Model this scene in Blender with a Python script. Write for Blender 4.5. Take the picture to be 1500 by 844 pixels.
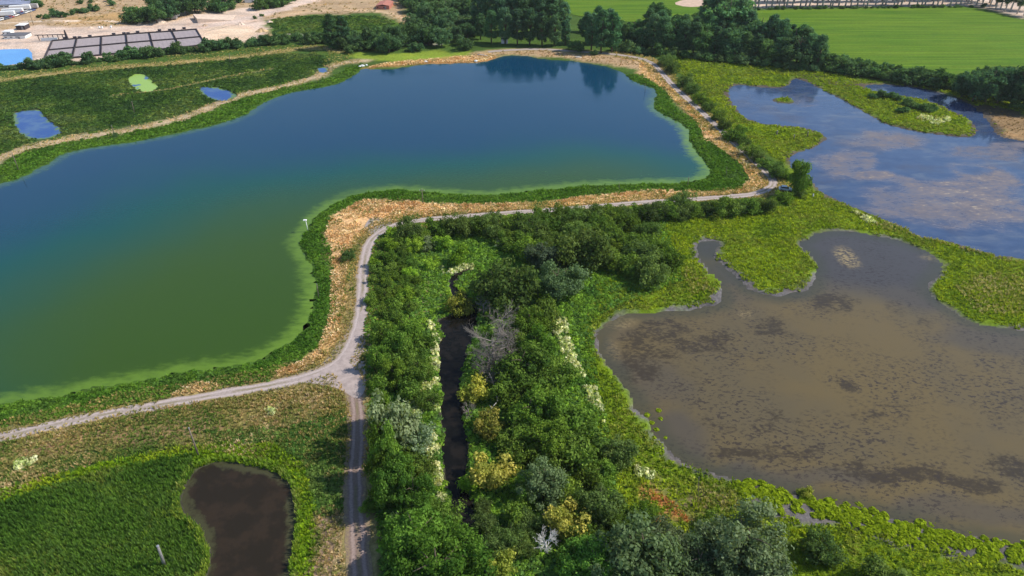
import bpy, math, random
import numpy as np
from mathutils import Vector, Matrix
R = math.radians
random.seed(7)
rng = np.random.default_rng(11)
scene = bpy.context.scene
for o in list(bpy.data.objects):
    bpy.data.objects.remove(o)

# ------------------------------------------------------------------ camera
CAM_H, PITCH, FOC = 100.0, R(34.0), 1000.0
cd = bpy.data.cameras.new('camera')
cam = bpy.data.objects.new('camera', cd)
scene.collection.objects.link(cam)
cam.location = (0, 0, CAM_H)
cam.rotation_euler = (R(90) - PITCH, 0, 0)
cd.sensor_fit = 'HORIZONTAL'
cd.sensor_width = 36.0
cd.lens = 24.0
cd.clip_start = 1.0
cd.clip_end = 9000.0
scene.camera = cam

# ------------------------------------------------------------------ sky, sun, exposure
SUN_EL, SUN_AZ = R(43.0), R(84.0)          # azimuth clockwise from +Y
sdir = Vector((math.sin(SUN_AZ) * math.cos(SUN_EL), math.cos(SUN_AZ) * math.cos(SUN_EL), math.sin(SUN_EL)))
w = bpy.data.worlds.new('World')
scene.world = w
w.use_nodes = True
nt = w.node_tree
bg = nt.nodes['Background']
sky = nt.nodes.new('ShaderNodeTexSky')
sky.sky_type = 'NISHITA'
sky.sun_disc = False
sky.sun_elevation = SUN_EL
sky.sun_rotation = SUN_AZ
sky.air_density = 1.0
sky.dust_density = 0.3
sky.ozone_density = 1.6
nt.links.new(sky.outputs[0], bg.inputs[0])
bg.inputs[1].default_value = 0.135
sl = bpy.data.lights.new('sun', 'SUN')
sl.energy = 4.5
sl.angle = R(0.5)
sl.color = (1.0, 0.93, 0.82)
sun = bpy.data.objects.new('sun', sl)
scene.collection.objects.link(sun)
sun.rotation_euler = (-sdir).to_track_quat('-Z', 'Y').to_euler()
sun.location = sdir * 400
vs = scene.view_settings
vs.view_transform = 'Standard'
vs.look = 'None'
vs.exposure = 0.38
vs.gamma = 1.0
vs.use_curve_mapping = False
cy = scene.cycles
cy.max_bounces = 5
cy.diffuse_bounces = 2
cy.glossy_bounces = 2
cy.transmission_bounces = 3
cy.transparent_max_bounces = 4
cy.caustics_reflective = False
cy.caustics_refractive = False

# ------------------------------------------------------------------ helpers
COL = scene.collection
SP, CP = math.sin(PITCH), math.cos(PITCH)


def W(px, py, z=0.0):
    """ground point (height z) seen at pixel px, py of the 1500 x 844 photograph"""
    dx, dy = (px - 750.0) / FOC, -(py - 422.0) / FOC
    d = (dx, CP + dy * SP, -SP + dy * CP)
    t = (CAM_H - z) / -d[2]
    return d[0] * t, d[1] * t


def depth_at(px, py, z=0.0):
    dy = -(py - 422.0) / FOC
    return (CAM_H - z) / (SP - dy * CP)


def project(x, y, z=0.0):
    zc = y * CP - (z - CAM_H) * SP
    return 750 + FOC * x / zc, 422 - FOC * (y * SP + (z - CAM_H) * CP) / zc


def PW(pts):
    return np.array([W(a, b) for a, b in pts], dtype=np.float64)


def chaikin(p, n=1, closed=True):
    for _ in range(n):
        if closed:
            q = np.roll(p, -1, axis=0)
            p = np.stack([p * .75 + q * .25, p * .25 + q * .75], 1).reshape(-1, 2)
        else:
            q = p[1:]
            a = p[:-1]
            m = np.stack([a * .75 + q * .25, a * .25 + q * .75], 1).reshape(-1, 2)
            p = np.vstack([p[:1], m, p[-1:]])
    return p


def seg_dist2(x, y, a, b):
    ab = b - a
    L = ab[0] ** 2 + ab[1] ** 2 + 1e-12
    t = np.clip(((x - a[0]) * ab[0] + (y - a[1]) * ab[1]) / L, 0, 1)
    return (x - a[0] - t * ab[0]) ** 2 + (y - a[1] - t * ab[1]) ** 2


def inside(poly, x, y):
    r = np.zeros(x.shape, bool)
    n = len(poly)
    for i in range(n):
        x1, y1 = poly[i]
        x2, y2 = poly[(i + 1) % n]
        if y1 == y2:
            continue
        c = ((y1 > y) != (y2 > y)) & (x < (x2 - x1) * (y - y1) / (y2 - y1) + x1)
        r ^= c
    return r


def sdf(poly, x, y, pad=25.0):
    """signed distance, negative inside; pad is the value far outside"""
    out = np.full(x.shape, pad)
    lo, hi = poly.min(0) - pad, poly.max(0) + pad
    m = (x > lo[0]) & (x < hi[0]) & (y > lo[1]) & (y < hi[1])
    xs, ys = x[m], y[m]
    d = np.full(xs.shape, 1e9)
    n = len(poly)
    for i in range(n):
        d = np.minimum(d, seg_dist2(xs, ys, poly[i], poly[(i + 1) % n]))
    d = np.sqrt(d)
    d[inside(poly, xs, ys)] *= -1
    out[m] = np.minimum(d, pad)
    return out


def line_dist(pts, x, y, pad=25.0):
    out = np.full(x.shape, pad)
    lo, hi = pts.min(0) - pad, pts.max(0) + pad
    m = (x > lo[0]) & (x < hi[0]) & (y > lo[1]) & (y < hi[1])
    xs, ys = x[m], y[m]
    d = np.full(xs.shape, 1e9)
    for i in range(len(pts) - 1):
        d = np.minimum(d, seg_dist2(xs, ys, pts[i], pts[i + 1]))
    out[m] = np.minimum(np.sqrt(d), pad)
    return out


_T = rng.random((256, 256))


def vnoise(x, y):
    xi, yi = np.floor(x).astype(int), np.floor(y).astype(int)
    fx, fy = x - xi, y - yi
    fx, fy = fx * fx * (3 - 2 * fx), fy * fy * (3 - 2 * fy)
    a, b = _T[xi & 255, yi & 255], _T[(xi + 1) & 255, yi & 255]
    c, d = _T[xi & 255, (yi + 1) & 255], _T[(xi + 1) & 255, (yi + 1) & 255]
    return (a * (1 - fx) + b * fx) * (1 - fy) + (c * (1 - fx) + d * fx) * fy


def fbm(x, y, s, o=4):
    r, amp, tot = 0, 1.0, 0
    x, y = x / s, y / s
    for k in range(o):
        r = r + amp * vnoise(x + 17.3 * k, y + 9.1 * k)
        tot += amp
        amp *= .5
        x, y = x * 2.03, y * 2.03
    return r / tot


def sstep(a, b, v):
    t = np.clip((v - a) / (b - a), 0, 1)
    return t * t * (3 - 2 * t)


def mesh_np(name, V, F, col=None, mat=None, smooth=False, attrs=None):
    """V (n,3), F (m,k) -> mesh with optional point colours and float attributes"""
    me = bpy.data.meshes.new(name)
    V = np.ascontiguousarray(V, np.float32)
    F = np.ascontiguousarray(F, np.int32)
    k = F.shape[1]
    me.vertices.add(len(V))
    me.vertices.foreach_set('co', V.ravel())
    me.loops.add(F.size)
    me.loops.foreach_set('vertex_index', F.ravel())
    me.polygons.add(len(F))
    me.polygons.foreach_set('loop_start', np.arange(0, F.size, k, dtype=np.int32))
    try:
        me.polygons.foreach_set('loop_total', np.full(len(F), k, np.int32))
    except Exception:
        pass
    if smooth:
        me.polygons.foreach_set('use_smooth', np.ones(len(F), bool))
    if col is not None:
        a = me.attributes.new('Col', 'FLOAT_COLOR', 'POINT')
        c4 = np.ones((len(V), 4), np.float32)
        c4[:, :3] = col
        a.data.foreach_set('color', c4.ravel())
    for nm, v in (attrs or {}).items():
        a = me.attributes.new(nm, 'FLOAT', 'POINT')
        a.data.foreach_set('value', np.ascontiguousarray(v, np.float32))
    me.update(calc_edges=True)
    me.validate()
    if mat:
        me.materials.append(mat)
    return me


def link(name, me, parent=None, loc=(0, 0, 0)):
    o = bpy.data.objects.new(name, me)
    COL.objects.link(o)
    o.location = loc
    if parent:
        o.parent = parent
    return o


def tag(o, label=None, cat=None, group=None, kind=None):
    if label:
        o['label'] = label
    if cat:
        o['category'] = cat
    if group:
        o['group'] = group
    if kind:
        o['kind'] = kind
    return o


def thing(name, label, cat, loc=(0, 0, 0), rz=0, group=None, scale=1.0):
    o = bpy.data.objects.new(name, None)
    COL.objects.link(o)
    o.location = loc
    o.rotation_euler = (0, 0, rz)
    o.scale = (scale,) * 3 if not isinstance(scale, tuple) else scale
    o.empty_display_size = .2
    return tag(o, label, cat, group)


class MB:
    """collects simple solids into one mesh"""

    def __init__(s):
        s.v, s.f = [], []

    def box(s, c, size, rz=0, taper=1.0):
        cx, cy_, cz = c
        hx, hy, hz = [k / 2 for k in size]
        b = len(s.v)
        co, si = math.cos(rz), math.sin(rz)
        for z, t in ((-hz, 1), (hz, taper)):
            for x, y in ((-hx, -hy), (hx, -hy), (hx, hy), (-hx, hy)):
                x, y = x * t, y * t
                s.v.append((cx + x * co - y * si, cy_ + x * si + y * co, cz + z))
        s.f += [(b, b + 3, b + 2, b + 1), (b + 4, b + 5, b + 6, b + 7)]
        for i in range(4):
            j = (i + 1) % 4
            s.f.append((b + i, b + j, b + 4 + j, b + 4 + i))
        return s

    def tube(s, pts, rad, n=7, cap=True):
        b0 = len(s.v)
        P = [Vector(p) for p in pts]
        for i, p in enumerate(P):
            d = (P[min(i + 1, len(P) - 1)] - P[max(i - 1, 0)]).normalized()
            u = d.cross(Vector((.31, .95, .05)))
            if u.length < 1e-3:
                u = d.cross(Vector((1, 0, 0)))
            u.normalize()
            v = d.cross(u)
            for k in range(n):
                a = 2 * math.pi * k / n
                s.v.append(tuple(p + (u * math.cos(a) + v * math.sin(a)) * rad[i]))
        for i in range(len(P) - 1):
            for k in range(n):
                a, b = b0 + i * n + k, b0 + i * n + (k + 1) % n
                s.f.append((a, b, b + n, a + n))
        if cap:
            s.f.append(tuple(b0 + k for k in range(n))[::-1])
            e = b0 + (len(P) - 1) * n
            s.f.append(tuple(e + k for k in range(n)))
        return s

    def prism(s, prof, y0, y1):
        """profile in xz swept along y"""
        b = len(s.v)
        n = len(prof)
        s.v += [(x, y0, z) for x, z in prof] + [(x, y1, z) for x, z in prof]
        s.f.append(tuple(range(b, b + n)))
        s.f.append(tuple(range(b + n, b + 2 * n))[::-1])
        for i in range(n):
            j = (i + 1) % n
            s.f.append((b + i, b + n + i, b + n + j, b + j))
        return s

    def mesh(s, name, mat, smooth=False, bevel=0):
        me = bpy.data.meshes.new(name)
        me.from_pydata(s.v, [], s.f)
        import bmesh
        bm = bmesh.new()
        bm.from_mesh(me)
        bmesh.ops.recalc_face_normals(bm, faces=bm.faces)
        if bevel:
            bmesh.ops.bevel(bm, geom=bm.edges[:], offset=bevel, segments=2, affect='EDGES', clamp_overlap=True)
        bm.to_mesh(me)
        bm.free()
        if smooth:
            for p in me.polygons:
                p.use_smooth = True
        me.materials.append(mat)
        return me


# ------------------------------------------------------------------ materials
def newmat(name):
    m = bpy.data.materials.new(name)
    m.use_nodes = True
    m.node_tree.nodes.clear()
    return m, m.node_tree


class NT:
    def __init__(s, t):
        s.t = t

    def n(s, kind, **kw):
        x = s.t.nodes.new('ShaderNode' + kind)
        for k, v in kw.items():
            if k == 'inp':
                for a, b in v.items():
                    if isinstance(b, bpy.types.NodeSocket):
                        s.t.links.new(b, x.inputs[a])
                    else:
                        x.inputs[a].default_value = b
            else:
                setattr(x, k, v)
        return x

    def attr(s, name):
        return s.n('Attribute', attribute_name=name)

    def noise(s, scale, detail=4, rough=.55, vec=None, dist=0.0):
        x = s.n('TexNoise', inp={'Scale': scale, 'Detail': detail, 'Roughness': rough, 'Distortion': dist})
        s.t.links.new(vec if vec else s.pos(), x.inputs['Vector'])
        return x.outputs['Fac']

    def pos(s):
        if not hasattr(s, '_p'):
            s._p = s.n('NewGeometry').outputs['Position']
        return s._p

    def mapped(s, scale, rot=0.0):
        m = s.n('Mapping', inp={'Scale': scale, 'Rotation': (0, 0, rot)})
        s.t.links.new(s.pos(), m.inputs['Vector'])
        return m.outputs[0]

    def math(s, op, a, b=0.0, clamp=False):
        return s.n('Math', operation=op, use_clamp=clamp, inp={0: a, 1: b}).outputs[0]

    def ramp(s, v, a, b, lo=0.0, hi=1.0):
        m = s.n('MapRange', clamp=True, interpolation_type='SMOOTHSTEP', inp={'Value': v, 'From Min': a, 'From Max': b, 'To Min': lo, 'To Max': hi})
        return m.outputs[0]

    def mix(s, f, a, b, blend='MIX'):
        x = s.n('MixRGB', blend_type=blend)
        for k, v in ((0, f), (1, a), (2, b)):
            if isinstance(v, bpy.types.NodeSocket):
                s.t.links.new(v, x.inputs[k])
            else:
                x.inputs[k].default_value = v if k == 0 else (*v, 1)
        return x.outputs[0]

    def scale_col(s, c, f):
        x = s.n('VectorMath', operation='SCALE')
        s.t.links.new(c, x.inputs[0])
        if isinstance(f, bpy.types.NodeSocket):
            s.t.links.new(f, x.inputs['Scale'])
        else:
            x.inputs['Scale'].default_value = f
        return x.outputs[0]

    def principled(s, col, rough=.8, spec=.3, bump=None, bstr=.3, bdist=.1, ior=1.45):
        p = s.n('BsdfPrincipled', inp={'Roughness': rough, 'IOR': ior})
        p.inputs['Specular IOR Level'].default_value = spec
        if isinstance(col, bpy.types.NodeSocket):
            s.t.links.new(col, p.inputs['Base Color'])
        else:
            p.inputs['Base Color'].default_value = (*col, 1)
        if bump is not None:
            b = s.n('Bump', inp={'Strength': bstr, 'Distance': bdist, 'Height': bump})
            s.t.links.new(b.outputs[0], p.inputs['Normal'])
        o = s.n('OutputMaterial')
        s.t.links.new(p.outputs[0], o.inputs[0])
        return p


def foliage_mat(name, transl=.3, objvar=.22, gain=1.35):
    m, t = newmat(name)
    N = NT(t)
    oi = N.n('ObjectInfo')
    c = N.attr('Col').outputs['Color']
    c = N.mix(1.0, c, oi.outputs['Color'], 'MULTIPLY')
    c = N.scale_col(c, gain)
    v = N.math('MULTIPLY_ADD', oi.outputs['Random'], objvar)
    v.node.inputs[2].default_value = 1 - objvar / 2
    c = N.scale_col(c, v)
    d = N.n('BsdfDiffuse', inp={'Color': c})
    tr = N.n('BsdfTranslucent', inp={'Color': N.mix(1.0, c, (1.0, 1.0, .45), 'MULTIPLY')})
    mx = N.n('MixShader', inp={0: transl, 1: d.outputs[0], 2: tr.outputs[0]})
    o = N.n('OutputMaterial')
    t.links.new(mx.outputs[0], o.inputs[0])
    return m


def plain(name, col, rough=.7, var=.12, scale=3.0, bump=0.0, spec=.3):
    m, t = newmat(name)
    N = NT(t)
    tc = N.n('TexCoord').outputs['Object']
    f = N.noise(scale, 5, .6, vec=tc)
    c = N.scale_col(N.n('RGB').outputs[0], N.ramp(f, .25, .75, 1 - var, 1 + var))
    t.nodes['RGB'].outputs[0].default_value = (*col, 1)
    N.principled(c, rough, spec, f if bump else None, bump, .03)
    return m


M_LEAF = foliage_mat('leaves', .44, .42, 2.45)
M_GRASS = foliage_mat('grass_blades', .46, 0.0, 2.0)
M_DRY = foliage_mat('dry_stalks', .35, 0.0)
M_BARK = plain('bark', (.11, .085, .065), .9, .3, 6, .5, .1)
M_PALEBARK = plain('pale_bark', (.45, .41, .36), .85, .3, 5, .4, .1)
M_DEAD = plain('weathered_dead_wood', (.30, .275, .26), .9, .25, 6, .4, .1)
M_POLE = plain('weathered_timber', (.17, .14, .115), .9, .25, 5, .4, .1)
M_GREYWOOD = plain('silvery_timber', (.32, .31, .30), .9, .3, 5, .4, .1)
M_WHITE = plain('white_paint', (.78, .78, .77), .5, .05)
M_DARKROOF = plain('dark_sheet_roof', (.12, .115, .125), .6, .2)
M_CONC = plain('concrete', (.40, .37, .36), .9, .12, 1.5)
M_DARKCONC = plain('stained_concrete', (.055, .045, .05), .9, .2, 2)
M_METAL = plain('dull_metal', (.22, .23, .25), .45, .1)
M_BRICKROOF = plain('red_roof', (.40, .16, .12), .8, .2, 2)
M_GLASS = plain('dark_glass', (.02, .025, .03), .1, .05, spec=.6)
M_RUBBER = plain('tyre_rubber', (.02, .02, .02), .8)
M_ROCK = plain('grey_rubble', (.34, .32, .32), .95, .35, 2.5, .6)
M_SAND = plain('loose_sand', (.60, .47, .37), .95, .15, .6, .3)
M_LILAC = plain('bed_media', (.31, .265, .27), .95, .12, .5, .3)

# ------------------------------------------------------------------ outlines traced on the ground
LAKE = [(-220, 690), (-100, 612), (0, 589), (80, 581), (133, 567), (187, 560), (240, 549), (293, 539), (347, 536), (370, 529), (397, 515), (423, 499), (442, 483), (453, 469), (457, 453), (458, 440), (462, 419), (455, 387), (447, 371), (438, 360), (441, 345), (450, 334), (460, 318), (477, 304), (503, 289), (530, 281), (583, 277), (610, 278), (637, 281), (677, 285), (717, 285), (770, 279), (793, 277), (847, 272), (900, 270), (953, 267), (993, 267), (1023, 265), (1041, 255), (1041, 243), (1025, 229), (1012, 211), (1009, 192), (999, 181), (980, 171), (959, 159), (956, 149), (963, 139), (961, 131), (943, 123), (927, 119), (913, 105), (889, 97), (860, 92), (833, 88), (799, 87), (772, 81), (745, 81), (725, 84), (709, 91), (663, 92), (623, 93), (583, 100), (546, 101), (530, 99), (525, 107), (509, 116), (487, 124), (458, 129), (423, 136), (400, 144), (379, 152), (371, 161), (347, 173), (307, 184), (267, 193), (213, 204), (160, 212), (133, 215), (93, 224), (75, 235), (53, 247), (32, 259), (0, 268), (-120, 310), (-330, 420)]
POND_UP = [(1064, 136), (1073, 124), (1095, 125), (1121, 128), (1143, 129), (1157, 124), (1162, 114), (1172, 114), (1191, 124), (1215, 136), (1241, 149), (1260, 160), (1287, 176), (1313, 187), (1367, 196), (1415, 201), (1430, 196), (1433, 187), (1420, 174), (1400, 163), (1372, 150), (1335, 141), (1293, 136), (1262, 126), (1280, 122), (1340, 127), (1392, 139), (1420, 151), (1442, 168), (1452, 185), (1466, 200), (1500, 206), (1640, 215), (1760, 300), (1700, 420), (1500, 379), (1447, 371), (1407, 357), (1380, 349), (1348, 345), (1327, 333), (1287, 317), (1244, 299), (1207, 283), (1191, 269), (1180, 250), (1159, 244), (1154, 231), (1168, 222), (1193, 215), (1208, 208), (1212, 201), (1201, 192), (1167, 184), (1127, 182), (1113, 179), (1089, 171), (1079, 160), (1073, 149)]
ISLET = [(1131, 146), (1140, 142), (1152, 142), (1164, 146), (1166, 150), (1155, 151), (1140, 150)]
POND_LOW = [(1193, 341), (1215, 336), (1249, 339), (1287, 345), (1329, 355), (1367, 371), (1383, 384), (1377, 405), (1353, 414), (1367, 432), (1388, 448), (1407, 464), (1447, 477), (1479, 480), (1500, 483), (1720, 510), (1780, 840), (1600, 815), (1500, 797), (1447, 787), (1393, 778), (1353, 768), (1287, 755), (1265, 750), (1215, 737), (1164, 728), (1127, 717), (1087, 704), (1047, 694), (1007, 681), (985, 668), (972, 648), (953, 628), (948, 613), (937, 600), (921, 573), (903, 549), (886, 528), (876, 505), (880, 484), (890, 470), (911, 459), (943, 456), (1007, 453), (1057, 446), (1061, 435), (1056, 416), (1042, 398), (1024, 373), (1019, 359), (1028, 351), (1047, 350), (1060, 356), (1049, 365), (1042, 376), (1059, 386), (1087, 410), (1105, 428), (1148, 434), (1180, 426), (1195, 413), (1197, 396), (1192, 376), (1178, 366), (1172, 355)]
POND_DARK = [(317, 675), (288, 688), (269, 710), (262, 734), (272, 750), (289, 762), (297, 776), (300, 790), (308, 806), (308, 844), (306, 900), (432, 900), (428, 844), (434, 784), (431, 739), (423, 710), (410, 699), (397, 688), (373, 682), (344, 677)]
DITCH = [(642, 464), (647, 490), (646, 533), (648, 587), (651, 625), (650, 659), (651, 690), (659, 720), (665, 750), (678, 790), (694, 844), (706, 890), (740, 890), (726, 844), (703, 790), (692, 750), (686, 720), (684, 690), (685, 650), (681, 610), (676, 580), (676, 545), (682, 520), (694, 490), (700, 462), (694, 440), (676, 424), (664, 418), (668, 406), (690, 395), (688, 392), (664, 401), (657, 416), (664, 430), (674, 446), (668, 458)]
PONDS_LEFT = [[(17, 170), (22, 163), (45, 160), (61, 160), (66, 172), (84, 184), (93, 193), (80, 200), (48, 205), (32, 198), (22, 187)],
              [(288, 129), (300, 126), (320, 127), (338, 133), (350, 139), (336, 147), (318, 147), (300, 140)],
              [(186, 113), (198, 107), (212, 108), (222, 117), (233, 127), (224, 133), (206, 134), (192, 127)],
              [(463, 101), (470, 97), (481, 98), (479, 105), (470, 107)]]
BASIN = [(-140, 82), (0, 72), (40, 71), (46, 76), (47, 90), (0, 96), (-140, 108)]
ROAD_MAIN = [(-260, 702), (-100, 663), (0, 641), (80, 622), (160, 606), (240, 592), (330, 576), (400, 564), (440, 555), (475, 544), (503, 528), (518, 500), (527, 470), (531, 430), (532, 400), (535, 375), (542, 354), (555, 341), (575, 331), (600, 325), (640, 320), (700, 316), (760, 311), (820, 307), (880, 302), (940, 297), (1000, 293), (1060, 289), (1095, 286), (1118, 281), (1131, 273)]
ROAD_EAST = [(1131, 273), (1134, 266), (1124, 253), (1105, 237), (1085, 218), (1065, 200), (1045, 180), (1020, 157), (1000, 139), (985, 125), (972, 110), (962, 98), (950, 89), (925, 83), (895, 79), (850, 76), (800, 72), (750, 73), (715, 76)]
ROAD_SOUTH = [(497, 536), (512, 552), (521, 575), (524, 610), (524, 650), (520, 690), (520, 730), (524, 780), (527, 844), (530, 910)]

lake = chaikin(PW(LAKE)); pup = chaikin(PW(POND_UP)); plow = chaikin(PW(POND_LOW)); pdark = chaikin(PW(POND_DARK)); ditch = chaikin(PW(DITCH))
islet = chaikin(PW(ISLET)); pleft = [chaikin(PW(p), 2) for p in PONDS_LEFT]; basin = PW(BASIN)
r_main = chaikin(PW(ROAD_MAIN), 2, False); r_east = chaikin(PW(ROAD_EAST), 2, False); r_south = chaikin(PW(ROAD_SOUTH), 2, False)
ROADS = [(r_main, 1.55), (r_east, 1.6), (r_south, 2.2)]

# raster of distances, 1 m cells
X0, Y0, NX, NY = -430, 30, 860, 640
gx, gy = np.meshgrid(np.arange(NX) + X0, np.arange(NY) + Y0, indexing='ij')
gx, gy = gx.astype(float), gy.astype(float)
nx_ = gx + (fbm(gx, gy, 4.0, 2) - .5) * 2.2
ny_ = gy + (fbm(gx + 300, gy, 4.0, 2) - .5) * 2.2
SD = {'lake': sdf(lake, nx_, ny_, 40), 'up': sdf(pup, nx_, ny_, 40), 'low': sdf(plow, nx_, ny_, 40), 'dark': sdf(pdark, nx_, ny_), 'ditch': sdf(ditch, nx_, ny_)}
SD['up'] = np.maximum(SD['up'], -sdf(islet, nx_, ny_))
sx_, sy_ = gx * .7 + nx_ * .3, gy * .7 + ny_ * .3
SD['left'] = np.minimum.reduce([sdf(p, sx_, sy_) for p in pleft])
SD['basin'] = sdf(basin, gx, gy)
SD['water'] = np.minimum.reduce([SD[k] for k in ('lake', 'up', 'low', 'dark', 'ditch', 'left', 'basin')])
SD['road'] = np.minimum.reduce([line_dist(p, gx, gy) - hw for p, hw in ROADS])


def lut(key, x, y):
    g = SD[key]
    u, v = np.clip(x - X0, 0, NX - 1.001), np.clip(y - Y0, 0, NY - 1.001)
    i, j = u.astype(int), v.astype(int)
    a, b = u - i, v - j
    return (g[i, j] * (1 - a) + g[i + 1, j] * a) * (1 - b) + (g[i, j + 1] * (1 - a) + g[i + 1, j + 1] * a) * b


WL = -0.28


def ground_z(x, y):
    sd = lut('water', x, y)
    h = np.clip(WL + sd * .40, -1.3, 0)
    return h

# ------------------------------------------------------------------ ground zones
DK, MD = (.030, .062, .014), (.055, .105, .018)
MARSH, OLIVE = (.125, .195, .010), (.17, .16, .045)
STRAW, STRAWB, SANDC = (.56, .36, .18), (.40, .21, .085), (.58, .45, .36)
MUD, GRAVEL, EARTH = (.115, .105, .105), (.36, .30, .27), (.30, .21, .14)
ZONES = [  # (pixel outline, colour, edge softness m, wobble m)
    ([(960, 80), (1100, 92), (1200, 105), (1400, 135), (1800, 190), (1900, 1000), (1000, 1000), (885, 700), (865, 560), (855, 480), (870, 440), (890, 330), (1150, 292), (1165, 250), (1070, 190), (1000, 110)], MARSH, 4, 5),
    ([(960, 76), (1100, 92), (1200, 105), (1400, 135), (1400, 150), (1260, 125), (1160, 112), (1060, 120), (1080, 170), (1060, 190), (1000, 110)], (.10, .15, .018), 6, 6),
    ([(545, 345), (580, 325), (700, 318), (990, 300), (975, 330), (1000, 410), (900, 450), (865, 470), (875, 560), (905, 700), (880, 900), (560, 900), (548, 700), (538, 560), (532, 450)], DK, 4, 4),
    # upper left dry yard
    ([(-500, 70), (-300, 115), (-100, 108), (60, 92), (300, 68), (380, 60), (400, 50), (385, 30), (430, 24), (560, 18), (575, 30), (600, 40), (585, 0), (580, -45), (-500, -45)], (.40, .285, .17), 5, 6),
    ([(-300, 70), (0, 44), (60, 38), (150, 39), (210, 36), (250, 31), (300, 18), (390, 8), (440, -8), (520, -45), (560, -45), (470, 0), (420, 14), (380, 26), (395, 40), (372, 60), (298, 66), (60, 95), (-300, 108)], SANDC, 4, 5),
    ([(292, 43), (330, 38), (365, 38), (375, 48), (372, 58), (345, 64), (300, 63)], (.66, .50, .36), 3, 4),
    ([(100, 25), (150, 22), (200, 15), (220, 20), (205, 30), (150, 35), (110, 33)], (.42, .27, .12), 6, 8),
    # weed beds left of the lake
    ([(-300, 135), (0, 118), (120, 106), (250, 94), (400, 80), (465, 79), (485, 92), (480, 108), (400, 125), (330, 150), (250, 172), (140, 192), (60, 202), (0, 228), (-300, 300)], DK, 4, 4),
    ([(20, 120), (70, 112), (130, 110), (190, 112), (185, 132), (120, 138), (40, 138), (0, 142)], (.075, .125, .014), 6, 8),
    ([(0, 178), (16, 172), (34, 205), (0, 222)], (.10, .12, .03), 4, 4),
    ([(390, 30), (440, 23), (560, 24), (580, 36), (540, 44), (480, 50), (405, 50)], (.075, .145, .014), 4, 5),
    ([(507, 82), (530, 76), (560, 80), (600, 78), (640, 73), (660, 79), (690, 74), (697, 80), (640, 87), (580, 91), (530, 88)], (.19, .26, .03), 2, 2),
    ([(535, 100), (560, 93), (620, 87), (690, 82), (720, 79), (730, 85), (705, 92), (620, 94)], STRAWB, 3, 3),
    # dry strip round the far right of the lake
    ([(935, 88), (955, 90), (985, 125), (1020, 158), (1065, 200), (1105, 238), (1132, 262), (1125, 280), (1060, 288), (1000, 292), (880, 300), (805, 305), (798, 298), (850, 288), (900, 284), (955, 278), (1000, 280), (1060, 281), (1085, 275), (1098, 262), (1085, 240), (1050, 215), (1032, 202), (1018, 176), (990, 150), (970, 130), (938, 108)], STRAW, 2.5, 5),
    ([(1025, 205), (1045, 212), (1085, 240), (1096, 262), (1085, 276), (1040, 281), (985, 278), (1040, 268)], MD, 2, 3),
    ([(690, 78), (745, 72), (800, 74), (850, 80), (900, 82), (955, 90), (940, 102), (890, 94), (835, 86), (795, 84), (745, 79), (705, 86)], (.42, .29, .17), 3, 4),
    ([(945, 84), (970, 92), (985, 115), (970, 118), (950, 100)], (.36, .26, .16), 3, 3),
    # dry strip on the near dyke
    ([(530, 293), (589, 292), (623, 298), (690, 299), (770, 297), (775, 307), (663, 314), (599, 321), (560, 328), (535, 340), (519, 357), (512, 380), (509, 400), (503, 428), (484, 428), (486, 365), (474, 347), (486, 317)], STRAW, 2, 4),
    ([(520, 300), (560, 296), (590, 300), (560, 312), (530, 316)], STRAWB, 3, 3),
    ([(484, 425), (505, 425), (500, 465), (497, 498), (480, 525), (440, 545), (400, 556), (392, 549), (440, 530), (465, 510), (477, 480), (485, 450)], (.46, .30, .13), 2, 4),
    ([(255, 575), (280, 563), (310, 560), (330, 566), (300, 578), (250, 590)], (.44, .30, .12), 2, 3),
    # verge below the left road
    ([(-300, 760), (0, 650), (160, 614), (330, 584), (480, 564), (508, 580), (512, 640), (430, 632), (300, 628), (200, 640), (100, 668), (0, 690), (-300, 800)], (.22, .185, .065), 4, 6),
    ([(10, 668), (120, 635), (240, 618), (300, 612), (320, 622), (240, 632), (140, 648), (40, 682)], (.34, .21, .12), 5, 6),
    ([(-300, 830), (0, 740), (60, 722), (150, 692), (260, 662), (400, 652), (440, 680), (458, 740), (455, 900), (-300, 900)], (.11, .18, .012), 3, 3),
    ([(-300, 870), (0, 742), (60, 722), (150, 694), (280, 668), (287, 690), (267, 715), (262, 740), (290, 770), (302, 800), (306, 900), (-300, 950)], (.05, .10, .014), 2, 2),
    ([(400, 620), (480, 610), (500, 680), (490, 760), (455, 760), (440, 690)], (.04, .085, .02), 4, 4),
    ([(455, 756), (488, 738), (512, 760), (516, 900), (452, 900)], EARTH, 3, 4),
    ([(960, 715), (1010, 735), (1035, 700), (1075, 735), (1060, 755), (1020, 750), (1008, 765), (975, 762)], (.22, .18, .08), 3, 4),
    ([(948, 715), (975, 728), (1000, 745), (1013, 762), (1003, 766), (985, 748), (955, 730)], (.50, .23, .075), 1.5, 3),
    ([(960, 752), (978, 758), (976, 766), (962, 763)], (.48, .22, .08), 1.2, 2),
    ([(612, 400), (632, 410), (636, 470), (610, 470), (605, 440)], (.34, .26, .14), 2, 4),
    # islands and far right shore
    ([(1440, 160), (1500, 168), (1800, 200), (1800, 225), (1500, 208), (1466, 200), (1445, 176)], (.26, .17, .085), 3, 5),
    ([(1395, 150), (1420, 152), (1500, 162), (1500, 172), (1440, 172)], (.085, .07, .045), 3, 4),
    ([(1170, 108), (1225, 118), (1290, 124), (1270, 128), (1200, 124)], (.10, .09, .05), 3, 4),
    ([(1400, 8), (1440, 12), (1500, 28), (1500, 20), (1440, 4)], (.42, .33, .25), 3, 3),
    ([(1085, 12), (1090, -50), (1600, -50), (1600, 40), (1500, 24), (1440, 9), (1280, 9)], (.55, .44, .36), 3, 4),
]
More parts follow.
